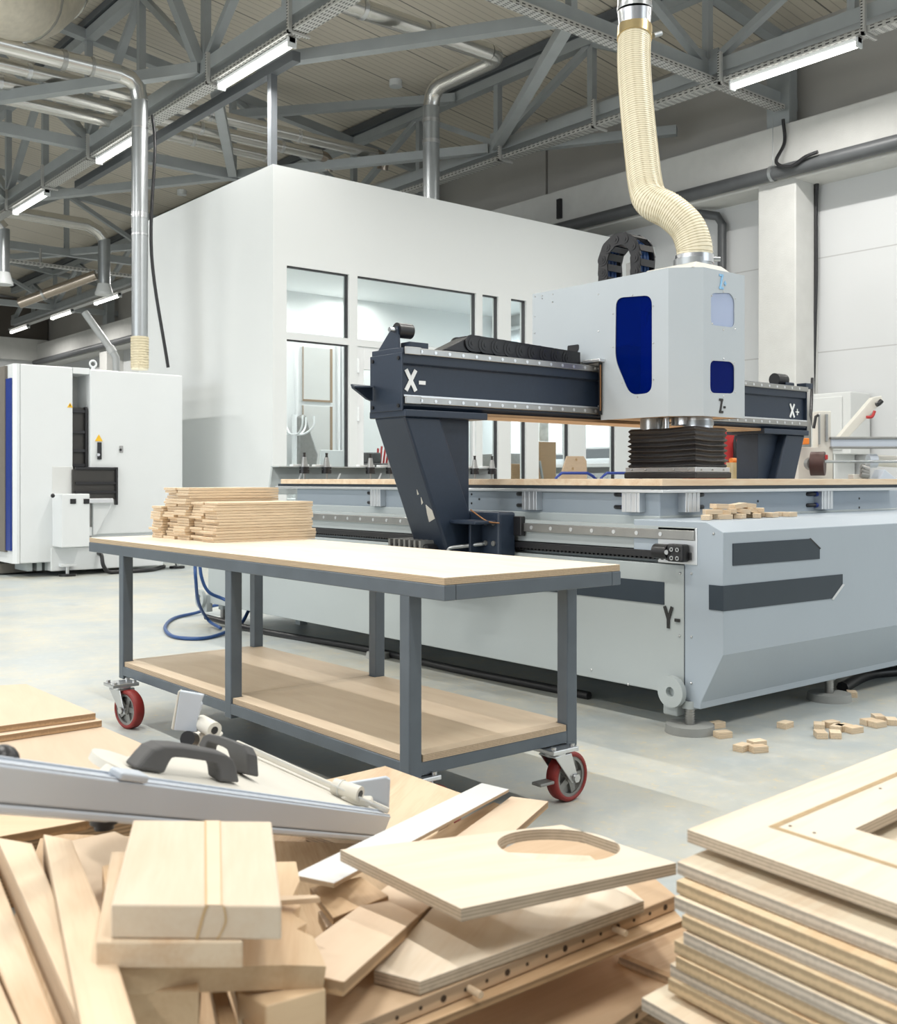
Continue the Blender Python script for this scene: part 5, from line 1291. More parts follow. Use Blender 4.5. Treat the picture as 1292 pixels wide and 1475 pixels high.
# ================================================================== EDGE MACHINE AND CABINET AT THE RIGHT
o = thing('control_cabinet', 'light grey electrical cabinet on the wall at the right', 'cabinet', atx(1195, 650, 11.7))
a, c = atx(1225, 564, 11.6), atx(1168, 655, 11.6)
MB().box(11.6, 12.05, a.y, c.y, c.z, a.z).build('body', 'cabinet_grey', o, .01)
MB().box(11.575, 11.6, a.y + .10, c.y - .05, c.z + .05, a.z - .05).build('door', 'cabinet_grey', o, .008)
MB().box(11.6, 12.05, a.y + .2, a.y + .3, 0, c.z).box(11.6, 12.05, c.y - .3, c.y - .2, 0, c.z).build('stand', 'cabinet_grey', o)
DE = 9.0
def e_at(px, py, dd=0): return at(px, py, DE + dd)
E_ = thing('panel_saw_machine', 'cream woodworking machine with long guide rails behind the bed at the right', 'woodworking machine', (*e_at(1185, 690).xy, 0))
ux = (e_at(1292, 600) - e_at(1170, 600)).normalized(); un = Vector((-ux.y, ux.x, 0))
if un.y < 0: un = -un
def eb(px0, px1, py0, py1, dep, name, m, dd=0, bv=.006, par=None):
    a_, b__ = e_at(px0, py0, dd), e_at(px1, py1, dd); w_ = (Vector((b__.x, b__.y, 0)) - Vector((a_.x, a_.y, 0))).length
    return MB().obox((a_.x, a_.y, 0), ux, un, UZ, 0, w_, 0, dep, b__.z, a_.z).build(name, m, par or E_, bv)
a_ = e_at(1150, 692); eb(1150, 1200, 644, 700, .5, 'machine_base', 'plate_cream')
MB().obox((*e_at(1152, 690).xy, 0), ux, un, UZ, 0, .6, .05, .6, 0, .97).build('machine_stand', 'plate_cream', E_)
eb(1178, 1197, 592, 645, .14, 'column_slide', 'plate_cream'); eb(1179, 1182, 596, 640, .02, 'slide_rail', 'rail', -.03); eb(1189, 1193, 596, 636, .02, 'slide_rail', 'rail', -.03)
eb(1197, 1310, 631, 644, .08, 'guide_beam', 'fence_grey', -.02); eb(1197, 1310, 629, 632.5, .1, 'beam_edge', 'cast_iron', -.04); eb(1197, 1310, 643, 646, .1, 'beam_edge', 'cast_iron', -.04)
p0, p1 = e_at(1170, 665, -.2), e_at(1310, 665, -.2); MB().cyl(p0, p1, .012, n=12).build('guide_rod', 'zinc', E_)
pt = [e_at(x, y, .4) for x, y in ((1208, 630), (1258, 572), (1270, 570), (1272, 578), (1222, 630))]
MB().ext(pt, un * .1).build('swing_arm', 'plate_cream', E_, .006)
MB().tube(smooth_path([e_at(1248, 601, .36), e_at(1256, 600, .36), e_at(1260, 592, .36)], 5), .014, 8).build('arm_handle', 'red', E_)
MB().tube(smooth_path([e_at(1262, 583, .36), e_at(1266, 581, .36), e_at(1270, 577, .36)], 4), .022, 8).build('arm_cable', 'black', E_)
c = e_at(1168, 668, -.15)
MB().cyl(c, c - un * .05 + ux * .1, .10, n=20).build('saw_guard', mat('rust_brown_casting', (.07, .035, .03), .5, .3, .3, 20), E_)
MB().cyl(c - un * .06, c + un * .02, .055, n=16).build('hand_wheel', 'cast_iron', E_)
eb(1186, 1193, 655, 662, .05, 'red_knob', 'red', -.2); eb(1157, 1166, 631, 640, .1, 'orange_motor', 'orange', -.1)
MB().tube([e_at(1170, 545, 2.2), e_at(1168, 600, 2.0), e_at(1172, 615, 1.0), e_at(1177, 627, .2)], .016, 8).build('feed_cable', 'black', E_)
MB().tube([e_at(1172, 617, -.05), e_at(1175, 600, -.05), e_at(1179, 598, -.05)], .013, 8).build('hose_bend', 'black', E_)
gr = MB()
for i in range(10):
    gr.cyl(e_at(1240 + 2 * (i % 4), 672 + 2.2 * i / 1.6, -.3), e_at(1247 + 2 * (i % 3), 674 + 2.2 * i / 1.6, -.3), .02 + .004 * (i % 3), n=8)
gr.build('gear_cluster', 'cast_iron', E_)
eb(1229, 1243, 683, 690, .12, 'clamp_jaw', 'plate_cream', -.25)
pp = MB().cyl(e_at(1252, 663, .1), e_at(1310, 666, .1), .05, n=16); pp.build('roller_tube', 'plate_cream', E_); MB().cyl(e_at(1250, 664, .05), e_at(1262, 664, .05), .06, n=14).build('roller_end', 'fence_grey', E_)
eb(1246, 1254, 668, 692, .1, 'pivot_post', 'rail', -.3)
tq = [e_at(x, y, -.35) for x, y in ((1267, 690), (1274, 676), (1292, 690), (1292, 695), (1268, 695))]
MB().ext(tq, un * .2).build('end_stop', 'fence_grey', E_, .004)
# red machine and jar seen under the milling head
rx = thing('red_cabinet', 'red machine cabinet half hidden behind the black bellows', 'machine', (*at(1060, 690, 8.2).xy, 0))
a, c = at(1040, 617, 8.2), at(1074, 690, 8.2)
u_ = (Vector((c.x, c.y, 0)) - Vector((a.x, a.y, 0))); w_ = u_.length; u_.normalize(); v_ = Vector((-u_.y, u_.x, 0))
MB().obox((a.x, a.y, 0), u_, v_, UZ, -.2, w_, 0, .5, 0, a.z).build('cabinet_body', 'red', rx, .02)
MB().obox((a.x, a.y, 0), u_, v_, UZ, w_ * .45, w_ * .95, -.03, 0, 1.12, 1.30).build('control_box', 'black', rx, .01)
cb = MB(); cb.tube(smooth_path([at(1062, 618, 8.1), at(1058, 640, 8.1), at(1062, 665, 8.1)], 5), .012, 6); cb.tube(smooth_path([at(1066, 628, 8.1), at(1070, 650, 8.1), at(1068, 664, 8.1)], 5), .012, 6); cb.build('machine_hoses', 'black', rx)
jar = at(1059, 690, 7.4)
tag(MB().cyl((jar.x, jar.y, .82), (jar.x, jar.y, 1.12), .062, n=18).build('glue_jar', mat('amber_jar', (.55, .42, .22), .25, 0, .25, 20)), 'amber jar standing behind the bed, right of the bellows', 'jar')
tag(MB().cyl((jar.x - .05, jar.y, 1.135), (jar.x + .04, jar.y, 1.135), .018, n=10).build('glue_nozzle', 'orange'), 'orange nozzle lying on the amber jar', 'nozzle')
tag(MB().box(jar.x - .3, jar.x + .3, jar.y - .15, jar.y + .3, 0, .82).build('side_bench', 'table_steel', None, .006), 'low bench behind the machine bed under the amber jar', 'bench')
# ================================================================== FOREGROUND OFFCUT PILE
def Q(*pts): return [atz(*p) for p in pts]
def QZ(z, *pts): return [atz(x, y, z) for x, y in pts]
PG = 'offcuts in the foreground pile'
# blocks at the left
zb = .581
blkC = QZ(zb, (192, 1181), (391, 1183), (405.5, 1305), (160, 1303))
o = board('wood_block', blkC, .0335, 'ply_white', 'thick pale pine block on top of the foreground pile, with a brown grain band', 'wood block', PG, .002)
o.data.materials.clear(); 
blkm = wood('pale_pine_block', (.74, .63, .495), (.69, .55, .41), grain=.8); o.data.materials.append(blkm)
# brown growth band of that block, on its top and on its front end
def lerpq(C, u, v):  # u across from left, v from back to front
    return C[0].lerp(C[1], u).lerp(C[3].lerp(C[2], u), v)
def strip_on(C, us, name, m, par, lift=.0004):
    n = (C[1] - C[0]).cross(C[3] - C[0]).normalized(); n = n if n.z > 0 else -n
    mb = MB()
    for (ua, ub) in us:
        K = 8
        for k in range(K):
            a0, b0 = ua(k / K), ub(k / K); a1, b1 = ua((k + 1) / K), ub((k + 1) / K)
            q = [lerpq(C, a0, k / K), lerpq(C, b0, k / K), lerpq(C, b1, (k + 1) / K), lerpq(C, a1, (k + 1) / K)]
            mb.add([p + n * lift for p in q], [(0, 1, 2, 3)])
    return mb.build(name, m, par)
band = mat('brown_growth_ring', (.55, .38, .20), .6, 0, .1, 30); bandl = mat('light_growth_band', (.69, .56, .415), .6, 0, .05, 30)
strip_on(blkC, [(lambda v: .52 + .035 * v, lambda v: .63 + .02 * v)], 'grain_band', bandl, o)
strip_on(blkC, [(lambda v: .515 + .035 * v, lambda v: .53 + .035 * v), (lambda v: .625 + .02 * v, lambda v: .633 + .02 * v)], 'grain_band', band, o, .0006)
n = Vector((0, 0, 1)); fdir = (blkC[2] - blkC[3]).normalized(); fo = fdir.cross(UZ).normalized()
if fo.dot(blkC[3] - blkC[0]) < 0: fo = -fo
fw_ = (blkC[2] - blkC[3]).length; eb_ = MB()
def endpt(u, v, l=.0006): return blkC[3] + fdir * fw_ * u - UZ * .0335 * v + fo * l
for (c0, wdt) in ((0, .018), (1, .012)):
    K = 8
    for k in range(K):
        def cc_(v): return (.555 - .06 * v ** .8) if c0 == 0 else (.655 + .015 * math.sin(v * 3.1) - .07 * max(0, v - .45))
        a0, a1 = cc_(k / K), cc_((k + 1) / K)
        eb_.add([endpt(a0, k / K), endpt(a0 + wdt, k / K), endpt(a1 + wdt, (k + 1) / K), endpt(a1, (k + 1) / K)], [(0, 1, 2, 3)])
eb_.build('grain_ring', band, o)
board('wood_block', QZ(.5470, (160, 1226), (345, 1226), (350, 1356), (138, 1357)), .0265, 'pine', 'pine block second in the foreground stack, under the block with the brown band', 'wood block', PG, .002)
zz = [(426, 1241, .506), (432, 1268, .502), (419, 1296, .50), (433, 1305, .497), (421, 1315, .497), (442, 1330, .494), (427, 1338, .494), (451, 1349, .490), (470, 1392, .488), (410, 1390, .492), (163, 1396, .5195), (230, 1245, .522)]
board('zigzag_board', Q(*zz), .0265, 'beech', 'beech board with a zigzag cut right edge under the two blocks', 'board', PG, 0)
board('wood_sliver', QZ(.512, (404, 1290), (455, 1289), (461, 1293), (404, 1297)), .006, 'pine', 'thin splinter lying beside the zigzag edge', 'splinter', PG, 0)
board('wood_block', QZ(.490, (190, 1370), (290, 1370), (286, 1427), (180, 1427)), .05, 'beech', 'square beech block end at the bottom, under the zigzag board', 'wood block', PG, .002)
board('wood_block', QZ(.465, (341, 1428), (383, 1449), (470, 1424), (430, 1400)), .05, 'beech', 'brown block corner at the bottom, right of the square block end', 'wood block', PG, .002)
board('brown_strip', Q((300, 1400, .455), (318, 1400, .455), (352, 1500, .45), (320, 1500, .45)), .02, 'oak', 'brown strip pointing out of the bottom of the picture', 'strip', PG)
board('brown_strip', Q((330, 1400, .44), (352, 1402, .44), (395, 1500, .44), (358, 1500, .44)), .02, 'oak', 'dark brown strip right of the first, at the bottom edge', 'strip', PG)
# planks pointing at the camera at the left edge
board('plank', QZ(.525, (62, 1200), (104, 1209), (150, 1320), (236, 1600), (140, 1600)), .045, 'ply', 'widest pale plank pointing at the camera, left of the blocks', 'plank', 'planks at the left edge', .003)
board('plank', QZ(.515, (-6, 1205), (47, 1214), (200, 1560), (152, 1560)), .040, 'ply', 'second pale plank pointing at the camera, left of the widest plank', 'plank', 'planks at the left edge', .003)
board('plank', QZ(.490, (-70, 1225), (-10, 1238), (112, 1550), (60, 1550)), .042, 'pine', 'third plank at the left edge, beyond a dark gap', 'plank', 'planks at the left edge', .003)
board('plank', QZ(.495, (-110, 1290), (-50, 1300), (66, 1560), (0, 1560)), .042, 'ply', 'lowest plank in the bottom left corner', 'plank', 'planks at the left edge', .003)
board('veneer_sheet', QZ(.47, (96, 1212), (165, 1197), (262, 1240), (150, 1345)), .006, 'mdf', 'tan sheet standing up between the planks and the blocks', 'sheet', PG)
board('wood_block', QZ(.505, (147, 1247), (178, 1240), (184, 1330), (156, 1318)), .05, 'beech', 'small block in the gap between the widest plank and the blocks', 'wood block', PG)
# fibreboard sheets at the left
board('fibreboard_sheet', QZ(.345, (-150, 1066), (138, 1027), (38, 985), (-150, 995)), .0175, 'mdf', 'upper of the two stepped fibreboard sheets at the left edge', 'sheet', 'fibreboard sheets')
board('fibreboard_sheet', QZ(.3265, (-150, 1082), (147, 1037.5), (62, 1000), (-150, 1010)), .0175, 'mdf', 'lower of the two stepped fibreboard sheets at the left edge', 'sheet', 'fibreboard sheets')
board('fibreboard_sheet', QZ(.308, (-150, 1200), (150, 1128), (222, 1078), (146, 1046), (40, 1000), (-150, 1015)), .018, 'mdf', 'broad fibreboard sheet under the grey aluminium fence', 'sheet', 'fibreboard sheets')
chip = board('chipboard_sheet', QZ(.43, (-150, 1232), (125, 1182), (190, 1130), (-150, 1140)), .016, wood('pale_faced_chipboard', (.76, .60, .42), (.70, .53, .35), (.36, .22, .11), .02, .5), 'chipboard sheet with rough speckled edge under the fence left end', 'sheet', 'fibreboard sheets')
# boards right of the fence
board('plywood_sheet', QZ(.262, (555, 1103), (672, 1145), (590, 1250), (440, 1200), (452, 1127)), .016, 'ply', 'plywood sheet lying under the fence right end, in front of the trolley', 'board', PG)
board('plywood_strip', Q((711, 1155, .285), (740, 1165, .285), (640, 1215, .32), (600, 1215, .32)), .012, 'oak', 'short tan strip between the white strip and the long plank', 'strip', PG)
board('white_strip', Q((422, 1260, .462), (481, 1272, .462), (733, 1137, .305), (694, 1128, .305)), .006, 'white_board', 'long white laminate strip crossing the foreground pile', 'strip', PG, 0)
board('long_plank', Q((396, 1392, .472), (496, 1414, .472), (790, 1154, .275), (736, 1147, .275)), .0155, 'mdf', 'long tan plank running diagonally under the board with the round hole', 'plank', PG)
# box edges under the white strip
board('oak_panel', Q((446, 1278, .43), (520, 1262, .43), (560, 1290, .43), (480, 1322, .43)), .012, 'oak', 'dull tan offcut under the white strip, left of the long plank', 'board', PG)
board('oak_panel', Q((458, 1312, .41), (560, 1280, .41), (600, 1300, .41), (470, 1336, .41)), .016, 'mdf', 'tan edged offcut below the dull one, under the white strip', 'board', PG)
board('plywood_offcut', Q((462, 1348, .40), (480, 1340, .40), (530, 1360, .40), (490, 1400, .40)), .012, 'ply', 'small plywood offcut beside the zigzag edge, under the long plank', 'board', PG)
# board with the round hole
zh = .492
hc = [atz(805 + 88.5 * math.cos(a), 1218 + 23.5 * math.sin(a) + 4 * math.cos(a), zh) for a in [2 * PI * k / 40 for k in range(40)]]
board('hole_board', QZ(zh, (490, 1224), (664, 1309), (974, 1243), (809, 1188)), .0155, 'ply_white', 'birch plywood board with a round hole, in the middle of the foreground', 'board', PG, 0, hc)
board('plywood_board', QZ(.424, (538, 1397), (605, 1414), (928, 1297), (850, 1232), (700, 1226)), .0165, 'ply_white', 'plywood board under the board with the round hole', 'board', PG)
dz = .4065
hp = board('drilled_panel', QZ(dz, (345, 1425), (400, 1530), (480, 1490), (974, 1290), (886, 1217), (760, 1205), (420, 1370)), .020, 'tan_panel', 'tan veneered panel with a row of dowel holes along its edge', 'board', PG)
e0, e1 = atz(480, 1490, dz), atz(974, 1290, dz); ed = (e1 - e0).normalized(); eo = Vector((ed.y, -ed.x, 0))
if eo.dot(e0) > 0: eo = -eo
hb = MB(); L_ = (e1 - e0).length
for k in range(17):
    c = e0 + ed * L_ * (.03 + .058 * k) - UZ * .0102; r_ = .0042 if k % 3 == 1 else .0024
    MB().cyl(c + eo * .0006, c - eo * .002, r_, n=12).build('dowel_hole', 'hole_dark', hp)
for px, py, lb in ((684, 1428, 'left'), (893, 1341, 'right')):
    t = (px - 480) / (974 - 480); c = atz(px, py, dz - .010); c = e0 + ed * ((c - e0).dot(ed)) - UZ * .0102
    tag(MB().cyl(c - eo * .01, c + eo * .022, .0042, n=12).build('wood_dowel', 'pine'), '%s wooden dowel sticking out of the drilled panel edge' % lb, 'dowel', 'dowels')
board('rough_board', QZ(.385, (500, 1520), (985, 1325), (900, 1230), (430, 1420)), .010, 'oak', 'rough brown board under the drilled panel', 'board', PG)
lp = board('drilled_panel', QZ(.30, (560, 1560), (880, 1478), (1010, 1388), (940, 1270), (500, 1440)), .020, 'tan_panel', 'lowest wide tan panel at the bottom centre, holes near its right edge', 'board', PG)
e0, e1 = atz(880, 1478, .30), atz(1010, 1388, .30); ed = (e1 - e0).normalized(); eo = Vector((ed.y, -ed.x, 0))
if eo.dot(e0) > 0: eo = -eo
hb = MB()
for k in range(4):
    c = e0 + ed * (e1 - e0).length * (.08 + .18 * k) - UZ * .01; MB().cyl(c + eo * .0006, c - eo * .002, .0035, n=12).build('dowel_hole', 'hole_dark', lp)
# supports below the pile
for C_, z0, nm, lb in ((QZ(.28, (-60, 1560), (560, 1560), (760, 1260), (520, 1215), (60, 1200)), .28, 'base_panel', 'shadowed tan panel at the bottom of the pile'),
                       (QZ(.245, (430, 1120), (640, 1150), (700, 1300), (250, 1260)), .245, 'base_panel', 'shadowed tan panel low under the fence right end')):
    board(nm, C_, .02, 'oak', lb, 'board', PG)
def support(px, py, top, lx, ly, lb):
    p = atz(px, py, top); tag(MB().box(p.x - lx, p.x + lx, p.y - ly, p.y + ly, 0, top).build('support_block', 'oak', None, .004), lb, 'wood block', 'support blocks')
support(300, 1330, .258, .25, .18, 'block stack carrying the blocks and planks of the foreground pile')
support(640, 1330, .258, .2, .12, 'block stack carrying the drilled panels of the foreground pile')
support(520, 1190, .222, .12, .08, 'block stack carrying the sheet under the fence')
support(-20, 1090, .288, .35, .3, 'block stack carrying the fibreboard sheets at the left')
# ------------------------------------------------------------------ right hand stack of plywood boards
zt = .560
c0, c1, c2 = atz(990, 1195, zt), atz(1292, 1078, zt), atz(1292, 1302, zt)
da = (c1 - c0).normalized(); db = (c2 - c0).normalized()
SG = 'plywood boards in the right hand stack'
LA, LB_ = 1.0, .75
def corner(px, py, z): return atz(px, py, z)
def S2(a, b_): return c0 + da * a + db * b_
hq = atz(1231, 1194, zt); ha = None
M2 = Matrix(((da.x, db.x), (da.y, db.y))); inv2 = M2.inverted()
def ab(px, py): p = atz(px, py, zt) - c0; q = inv2 @ Vector((p.x, p.y)); return q.x, q.y
a_, b_ = ab(1231, 1194)
hole = [S2(a_ + u, b_ + v) for u, v in ((0, 0), (.38, 0), (.38, .32), (0, .32))]
top = board('routed_board', [S2(0, 0), S2(LA, 0), S2(LA, LB_), S2(0, LB_)], .0155, 'ply_white', 'top plywood board of the right hand stack, with routed groove and cut-out', 'board', SG, 0, hole)
ga, gb_ = ab(1106, 1191)
gr = MB(); gw = .0095; GA, GB = a_ + .38 + (a_ - ga), b_ + .32 + (b_ - gb_)
for (p_, q_, r_, s_) in ((ga, ga + gw, gb_, GB), (GA - gw, GA, gb_, GB), (ga + gw, GA - gw, gb_, gb_ + gw), (ga + gw, GA - gw, GB - gw, GB)):
    P4 = [S2(p_, r_), S2(q_, r_), S2(q_, s_), S2(p_, s_)]
    gr.add([p + UZ * .0004 for p in P4], [(0, 1, 2, 3)])
gr.build('routed_groove', mat('routed_groove_brown', (.40, .29, .16), .8, 0, .25, 50), top)
sh = MB()
for px, py in ((1138, 1190), (1173, 1200), (1268, 1136)):
    p = atz(px, py, zt); sh.cyl(p, p + UZ * .0006, .0022, n=10)
sh.build('screw_hole', 'hole_dark', top)
cs = [(975, 1241, .532), (974, 1268, .5155), (971, 1291, .499), (982, 1318, .4835), (984, 1342, .466), (971, 1354, .4515), (973, 1377, .435), (965, 1388, .4185), (962, 1409, .403), (924, 1437, .3805), (985, 1470, .364), (940, 1490, .348), (975, 1520, .33)]
mm = ['ply_shade_edge', 'ply_warm', 'ply_shade_edge', 'ply_warm', 'ply_shade_edge', 'ply_warm', 'ply_warm', 'ply_shade_edge', 'ply_warm', 'ply_shade_edge', 'ply_white', 'ply_shade_edge', 'ply_warm', 'ply']
rnd = random.Random(9)
for i, ((px, py, z), m_) in enumerate(zip(cs, mm)):
    p = atz(px, py, z); rot = rnd.uniform(-.012, .012); u = Matrix.Rotation(rot, 3, 'Z') @ da; v = Matrix.Rotation(rot, 3, 'Z') @ db
    l_ = LB_ * rnd.uniform(.9, 1.0) if i not in (1,) else LB_
    if i == 0:
        q = [p, p + u * LA, p + u * LA + v * LB_, p + v * LB_]
    else: q = [p, p + u * (LA - .05), p + u * (LA - .05) + v * l_, p + v * l_]
    nth = i + 2
    board('stacked_board', q, .0150, m_, 'plywood board, %s from the top of the right hand stack' % ORD[nth], 'board', SG, .0008)
p = atz(1292, 1400, .31); tag(MB().obox((p.x, p.y, 0), da, Vector((-da.y, da.x, 0)), UZ, -.25, .5, -.3, .3, 0, .312).build('support_block', 'oak', None, .01), 'block carrying the right hand board stack', 'wood block', 'support blocks')
# ------------------------------------------------------------------ grey mitre fence with two handles and two stops
def fd(px): # depth along the fence line (height 55 mm)
    return 1.0 / (1 / 1.195 + (1 / 2.19 - 1 / 1.195) * px / 563.0)
A0, B0 = at(-120, 1086.4, fd(-120)), at(563, 1175.7, fd(563))
A1, B1 = at(-120, 1160, fd(-120)), at(557, 1213, fd(557))
u = (B0 - A0).normalized(); hv = Vector((u.x, u.y, 0)).normalized(); back = Vector((-hv.y, hv.x, 0))
if back.dot(A0) < 0: back = -back
back = (back + UZ * math.tan(math.radians(18))).normalized()
pn = u.cross(back).normalized()
back = pn.cross(u).normalized()
if back.dot(A0) < 0: back = -back
if pn.z < 0: pn = -pn
F_ = thing('mitre_fence', 'grey aluminium mitre fence with two dark handles lying across the foreground pile', 'saw fence', tuple(A0))
LF = (B0 - A0).length; H_ = .055
mb = MB()
sec = [(0, 0), (.030, 0), (.030, -.05), (.022, -.055), (.004, -.058), (-.003, -.053), (-.003, -.046), (.0, -.043), (-.001, -.04), (-.001, -.002)]
mb.ext([A0 + back * y + pn * z for y, z in sec], u * LF); mb.build('fence_profile', 'fence_grey', F_, .0015)
gl = MB(); gl.obox(A0, u, back, pn, 0, LF, -.0016, .001, -.0432, -.0422); gl.obox(A0, u, back, pn, 0, LF, .008, .011, -.001, .0006); gl.build('profile_groove', 'handle_grey', F_)
lip = MB(); lip.obox(A0, u, back, pn, 0, LF, .003, .006, 0, .0022); lip.obox(A0, u, back, pn, 0, LF, .024, .028, 0, .0025); lip.build('profile_lip', 'fence_grey', F_)
def onp(px, py, lift=0.0):
    o = Vector((0, 0, EYE)); d = at(px, py, 1.0) - o; P0 = A0 + pn * lift
    return o + d * ((P0 - o).dot(pn) / d.dot(pn))
pl = [onp(x, y, -.004) for x, y in ((160, 1117), (142, 1108), (158, 1094), (205, 1084), (250, 1078), (330, 1068), (372, 1087), (470, 1131), (556, 1170), (540, 1169))]
mb = MB().ext([p - pn * .012 for p in pl], pn * .012); mb.build('cast_plate', 'plate_cream', F_, .003)
r2 = MB(); r2.bar(onp(340, 1070, .008), onp(560, 1168, .008), .014, .012, pn); r2.build('rear_rail', 'plate_cream', F_, .002)
r3 = MB(); r3.bar(onp(352, 1072, .016), onp(556, 1166, .015), .004, .003, pn); r3.build('rail_scale', 'cabinet_grey', F_)
cd = onp(184, 1102, -.004)
MB().cyl(cd - pn * .010, cd + pn * .002, .056, n=36).build('pivot_disc', 'plate_cream', F_, .002)
wd = onp(186, 1117, .006); MB().obox(wd, u, back, pn, -.03, .03, -.012, .012, -.005, .006).build('wedge_block', 'fence_grey', F_, .003)
def handle(outer, inner, px0, px1, b0, b1, thick, name='grip_handle'):
    """arch seen as an outline between two base points on the plate"""
    P0, P1 = onp(*b0), onp(*b1); f0, f1 = (P0.x * SN + P0.y * CS), (P1.x * SN + P1.y * CS)
    def w(px, py):
        t = (px - b0[0]) / (b1[0] - b0[0]); d = 1 / (1 / f0 + (1 / f1 - 1 / f0) * t); return at(px, py, d)
    O = [w(*p) for p in outer]; I = [w(*p) for p in inner]; n = len(O); mb = MB()
    ax = (P1 - P0).normalized(); dep = ax.cross(pn).normalized()
    if dep.dot(back) < 0: dep = -dep
    vs = O + I; vb = [p + dep * thick for p in vs]; fs = []
    for k in range(n - 1):
        fs.append((k, k + 1, n + k + 1, n + k)); m_ = 2 * n
        fs.append((m_ + k, m_ + n + k, m_ + n + k + 1, m_ + k + 1))
        fs.append((k, m_ + k, m_ + k + 1, k + 1)); fs.append((n + k, n + k + 1, m_ + n + k + 1, m_ + n + k))
    m_ = 2 * n
    fs.append((0, n, m_ + n, m_)); fs.append((n - 1, m_ + n - 1, m_ + 2 * n - 1, 2 * n - 1))
    return mb.add(vs + vb, fs).build(name, 'handle_grey', F_, .006, None, 3)
handle([(197, 1109), (212, 1091), (222, 1080), (236, 1075), (262, 1076), (300, 1082), (328, 1088), (338, 1095), (343, 1108), (347, 1129)],
       [(238, 1116), (246, 1099), (250, 1093), (255, 1092), (268, 1093), (290, 1096), (303, 1098), (311, 1100), (315, 1110), (317, 1127)], 0, 0, (215, 1112), (335, 1127), .028)
handle([(300, 1078), (308, 1064), (316, 1061), (330, 1064), (352, 1072), (366, 1078), (372, 1090), (374, 1120)],
       [(312, 1083), (313, 1076), (316, 1073), (324, 1075), (336, 1080), (342, 1084), (345, 1094), (347, 1114)], 0, 0, (303, 1084), (362, 1118), .03)
def at_r(px, py, dref): return at(px, py, dref)
# right stop: hinge barrel and flap
d_ = onp(512, 1150); dr_ = d_.x * SN + d_.y * CS - .07
b0_, b1_ = at(482, 1132, dr_ + .02), at(519, 1144, dr_ - .01)
st = MB().cyl(b0_, b1_, .016, n=18).build('stop_barrel', 'plate_cream', F_, .002)
dn = (b1_ - b0_).normalized(); MB().cyl(b1_, b1_ + dn * .001, .008, n=14).build('barrel_screw', 'black', F_)
MB().cyl(b0_ + dn * .016, b0_ + dn * .019, .0175, n=18).build('barrel_ring', 'cabinet_grey', F_)
MB().ext([at(x, y, dr_ - .01) for x, y in ((503, 1143), (516, 1152), (534, 1152), (537, 1158), (530, 1163), (508, 1160), (490, 1150))], Vector((SN, CS, 0)) * .03).build('stop_foot', 'plate_cream', F_, .003)
MB().ext([at(x, y, dr_ + .05) for x, y in ((500, 1128), (556, 1119), (562, 1123), (560, 1172), (548, 1170))], Vector((SN, CS, 0)) * .012 ).build('stop_flap', 'fence_grey', F_, .003)
# left stop: raised flap, barrel, knob
d_ = onp(290, 1086); dl_ = d_.x * SN + d_.y * CS + .28
MB().ext([at(x, y, dl_) for x, y in ((259, 995), (293, 1001), (289, 1012), (291, 1014), (284, 1036), (284, 1055), (250, 1052))], Vector((SN, CS, 0)) * .012).build('stop_flap', 'fence_grey', F_, .003)
MB().ext([at(x, y, dl_) for x, y in ((259, 995), (250, 1052), (246, 1050), (256, 996))], Vector((SN, CS, 0)) * .02).build('stop_flap', 'plate_cream', F_, .002)
b0_, b1_ = at(289, 1041, dl_ + .02), at(309, 1052, dl_ - .02)
MB().cyl(b0_, b1_, .017, n=18).build('stop_barrel', 'plate_cream', F_, .002); dn = (b1_ - b0_).normalized(); MB().cyl(b1_, b1_ + dn * .001, .008, n=14).build('barrel_screw', 'black', F_)
MB().ext([at(x, y, dl_ + .005) for x, y in ((287, 1056), (316, 1058), (318, 1062), (300, 1064), (286, 1060))], Vector((SN, CS, 0)) * .03).build('stop_foot', 'plate_cream', F_, .003)
MB().ext([at(x, y, dl_ + .03) for x, y in ((266, 1054), (300, 1060), (318, 1068), (312, 1084), (260, 1080))], Vector((SN, CS, 0)) * .03).build('stop_arm', 'plate_cream', F_, .004)
kp = at(277, 1066, dl_); kq = at(270, 1064, dl_ - .03); MB().cyl(kq, kp, .016, n=14).build('clamp_knob', 'black', F_, .002)
# clamp screw below the fence
p = at(150, 1181, fd(150) + .05); MB().cyl(p - UZ * .012, p + UZ * .006, .013, n=10).cyl(p - UZ * .004, p + UZ * .02, .019, n=12).build('clamp_screw', 'black', F_)
p = at(2, 1099, fd(2) + .06); MB().sphere(p, .022, 12, 8).build('fence_knob', 'black', F_)
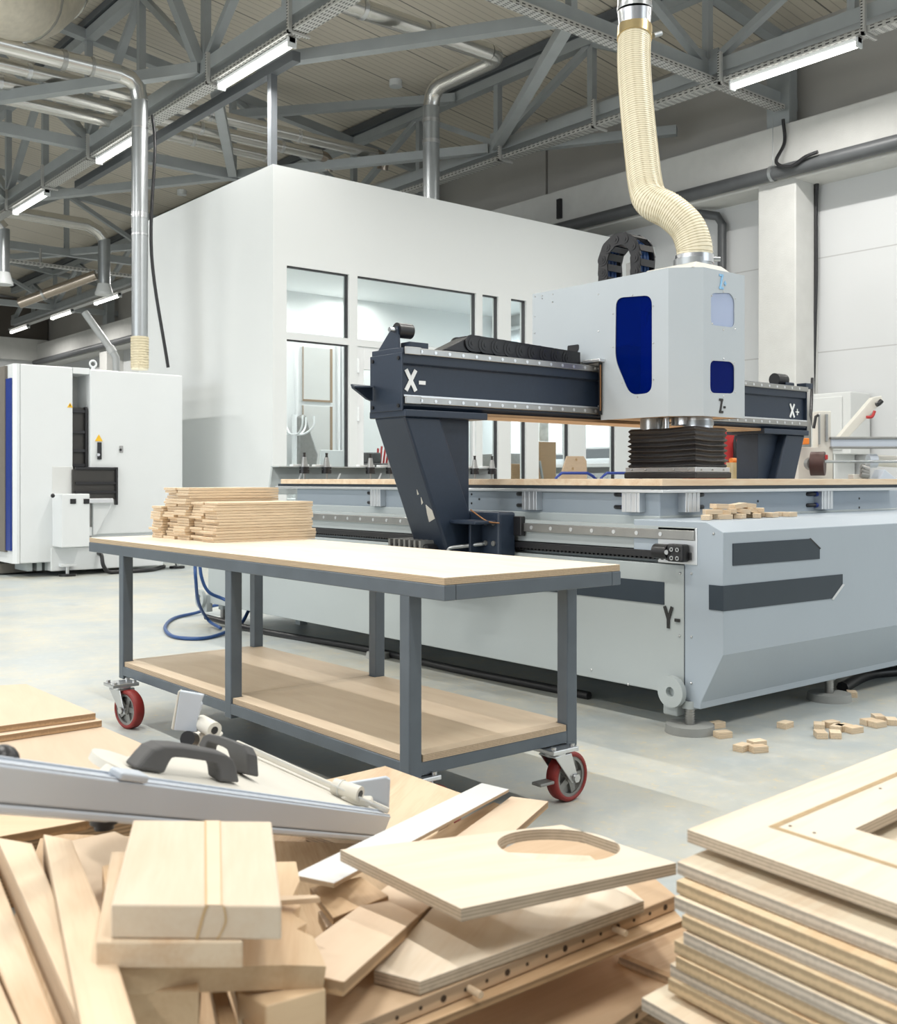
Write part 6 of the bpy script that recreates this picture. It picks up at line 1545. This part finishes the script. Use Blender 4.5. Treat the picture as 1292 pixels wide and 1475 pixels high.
# ================================================================== WORLD, CAMERA, RENDER SETTINGS
w = bpy.data.worlds.new('daylight'); SC.world = w; w.use_nodes = True
bg = w.node_tree.nodes['Background']; bg.inputs[0].default_value = (0.90, 0.96, 1.0, 1); bg.inputs[1].default_value = 0.28
# tall windows of the hall behind and left of the camera (open wall there), seen as soft daylight
def window_light(loc, rot, sx, sy, p, col=(0.92, 0.97, 1.0)):
    ld = bpy.data.lights.new('window_daylight', 'AREA'); ld.shape = 'RECTANGLE'; ld.size = sx; ld.size_y = sy; ld.energy = p; ld.color = col
    lo = bpy.data.objects.new('window_daylight', ld); COL.objects.link(lo); lo.location = loc; lo.rotation_euler = rot
window_light((-13, 6, 3.2), (math.radians(90), 0, math.radians(-90)), 14, 3.6, 900)
window_light((8.5, -5.8, 3.2), (math.radians(90), 0, 0), 7, 3.4, 170, (0.86, 0.94, 1.0))
cam = bpy.data.cameras.new('camera'); co = bpy.data.objects.new('camera', cam); COL.objects.link(co)
window_light((13.2, 11.75, 2.4), (math.radians(90), 0, math.radians(90)), 3.6, 2.6, 230, (0.95, 0.98, 1.0))
co.location = (0, 0, EYE); co.rotation_euler = (math.radians(90), 0, -YAW)
cam.sensor_fit = 'HORIZONTAL'; cam.sensor_width = 36; cam.lens = FPX / 1292 * 36
cam.shift_x = 0.0; cam.shift_y = -(737.5 - HOR) / 1292.0
cam.clip_start = 0.05; cam.clip_end = 200
cam.dof.use_dof = True; cam.dof.focus_distance = 4.6; cam.dof.aperture_fstop = 10.0
SC.camera = co
SC.view_settings.view_transform = 'Standard'; SC.view_settings.look = 'None'; SC.view_settings.gamma = 1.0; SC.view_settings.use_curve_mapping = False
SC.view_settings.exposure = -0.04
SC.cycles.use_denoising = True
SC.cycles.max_bounces = 8; SC.cycles.diffuse_bounces = 5; SC.cycles.glossy_bounces = 3; SC.cycles.transparent_max_bounces = 12; SC.cycles.sample_clamp_indirect = 6
for o in bpy.data.objects:
    for k_ in ('_o', '_mw'):
        if k_ in o: del o[k_]
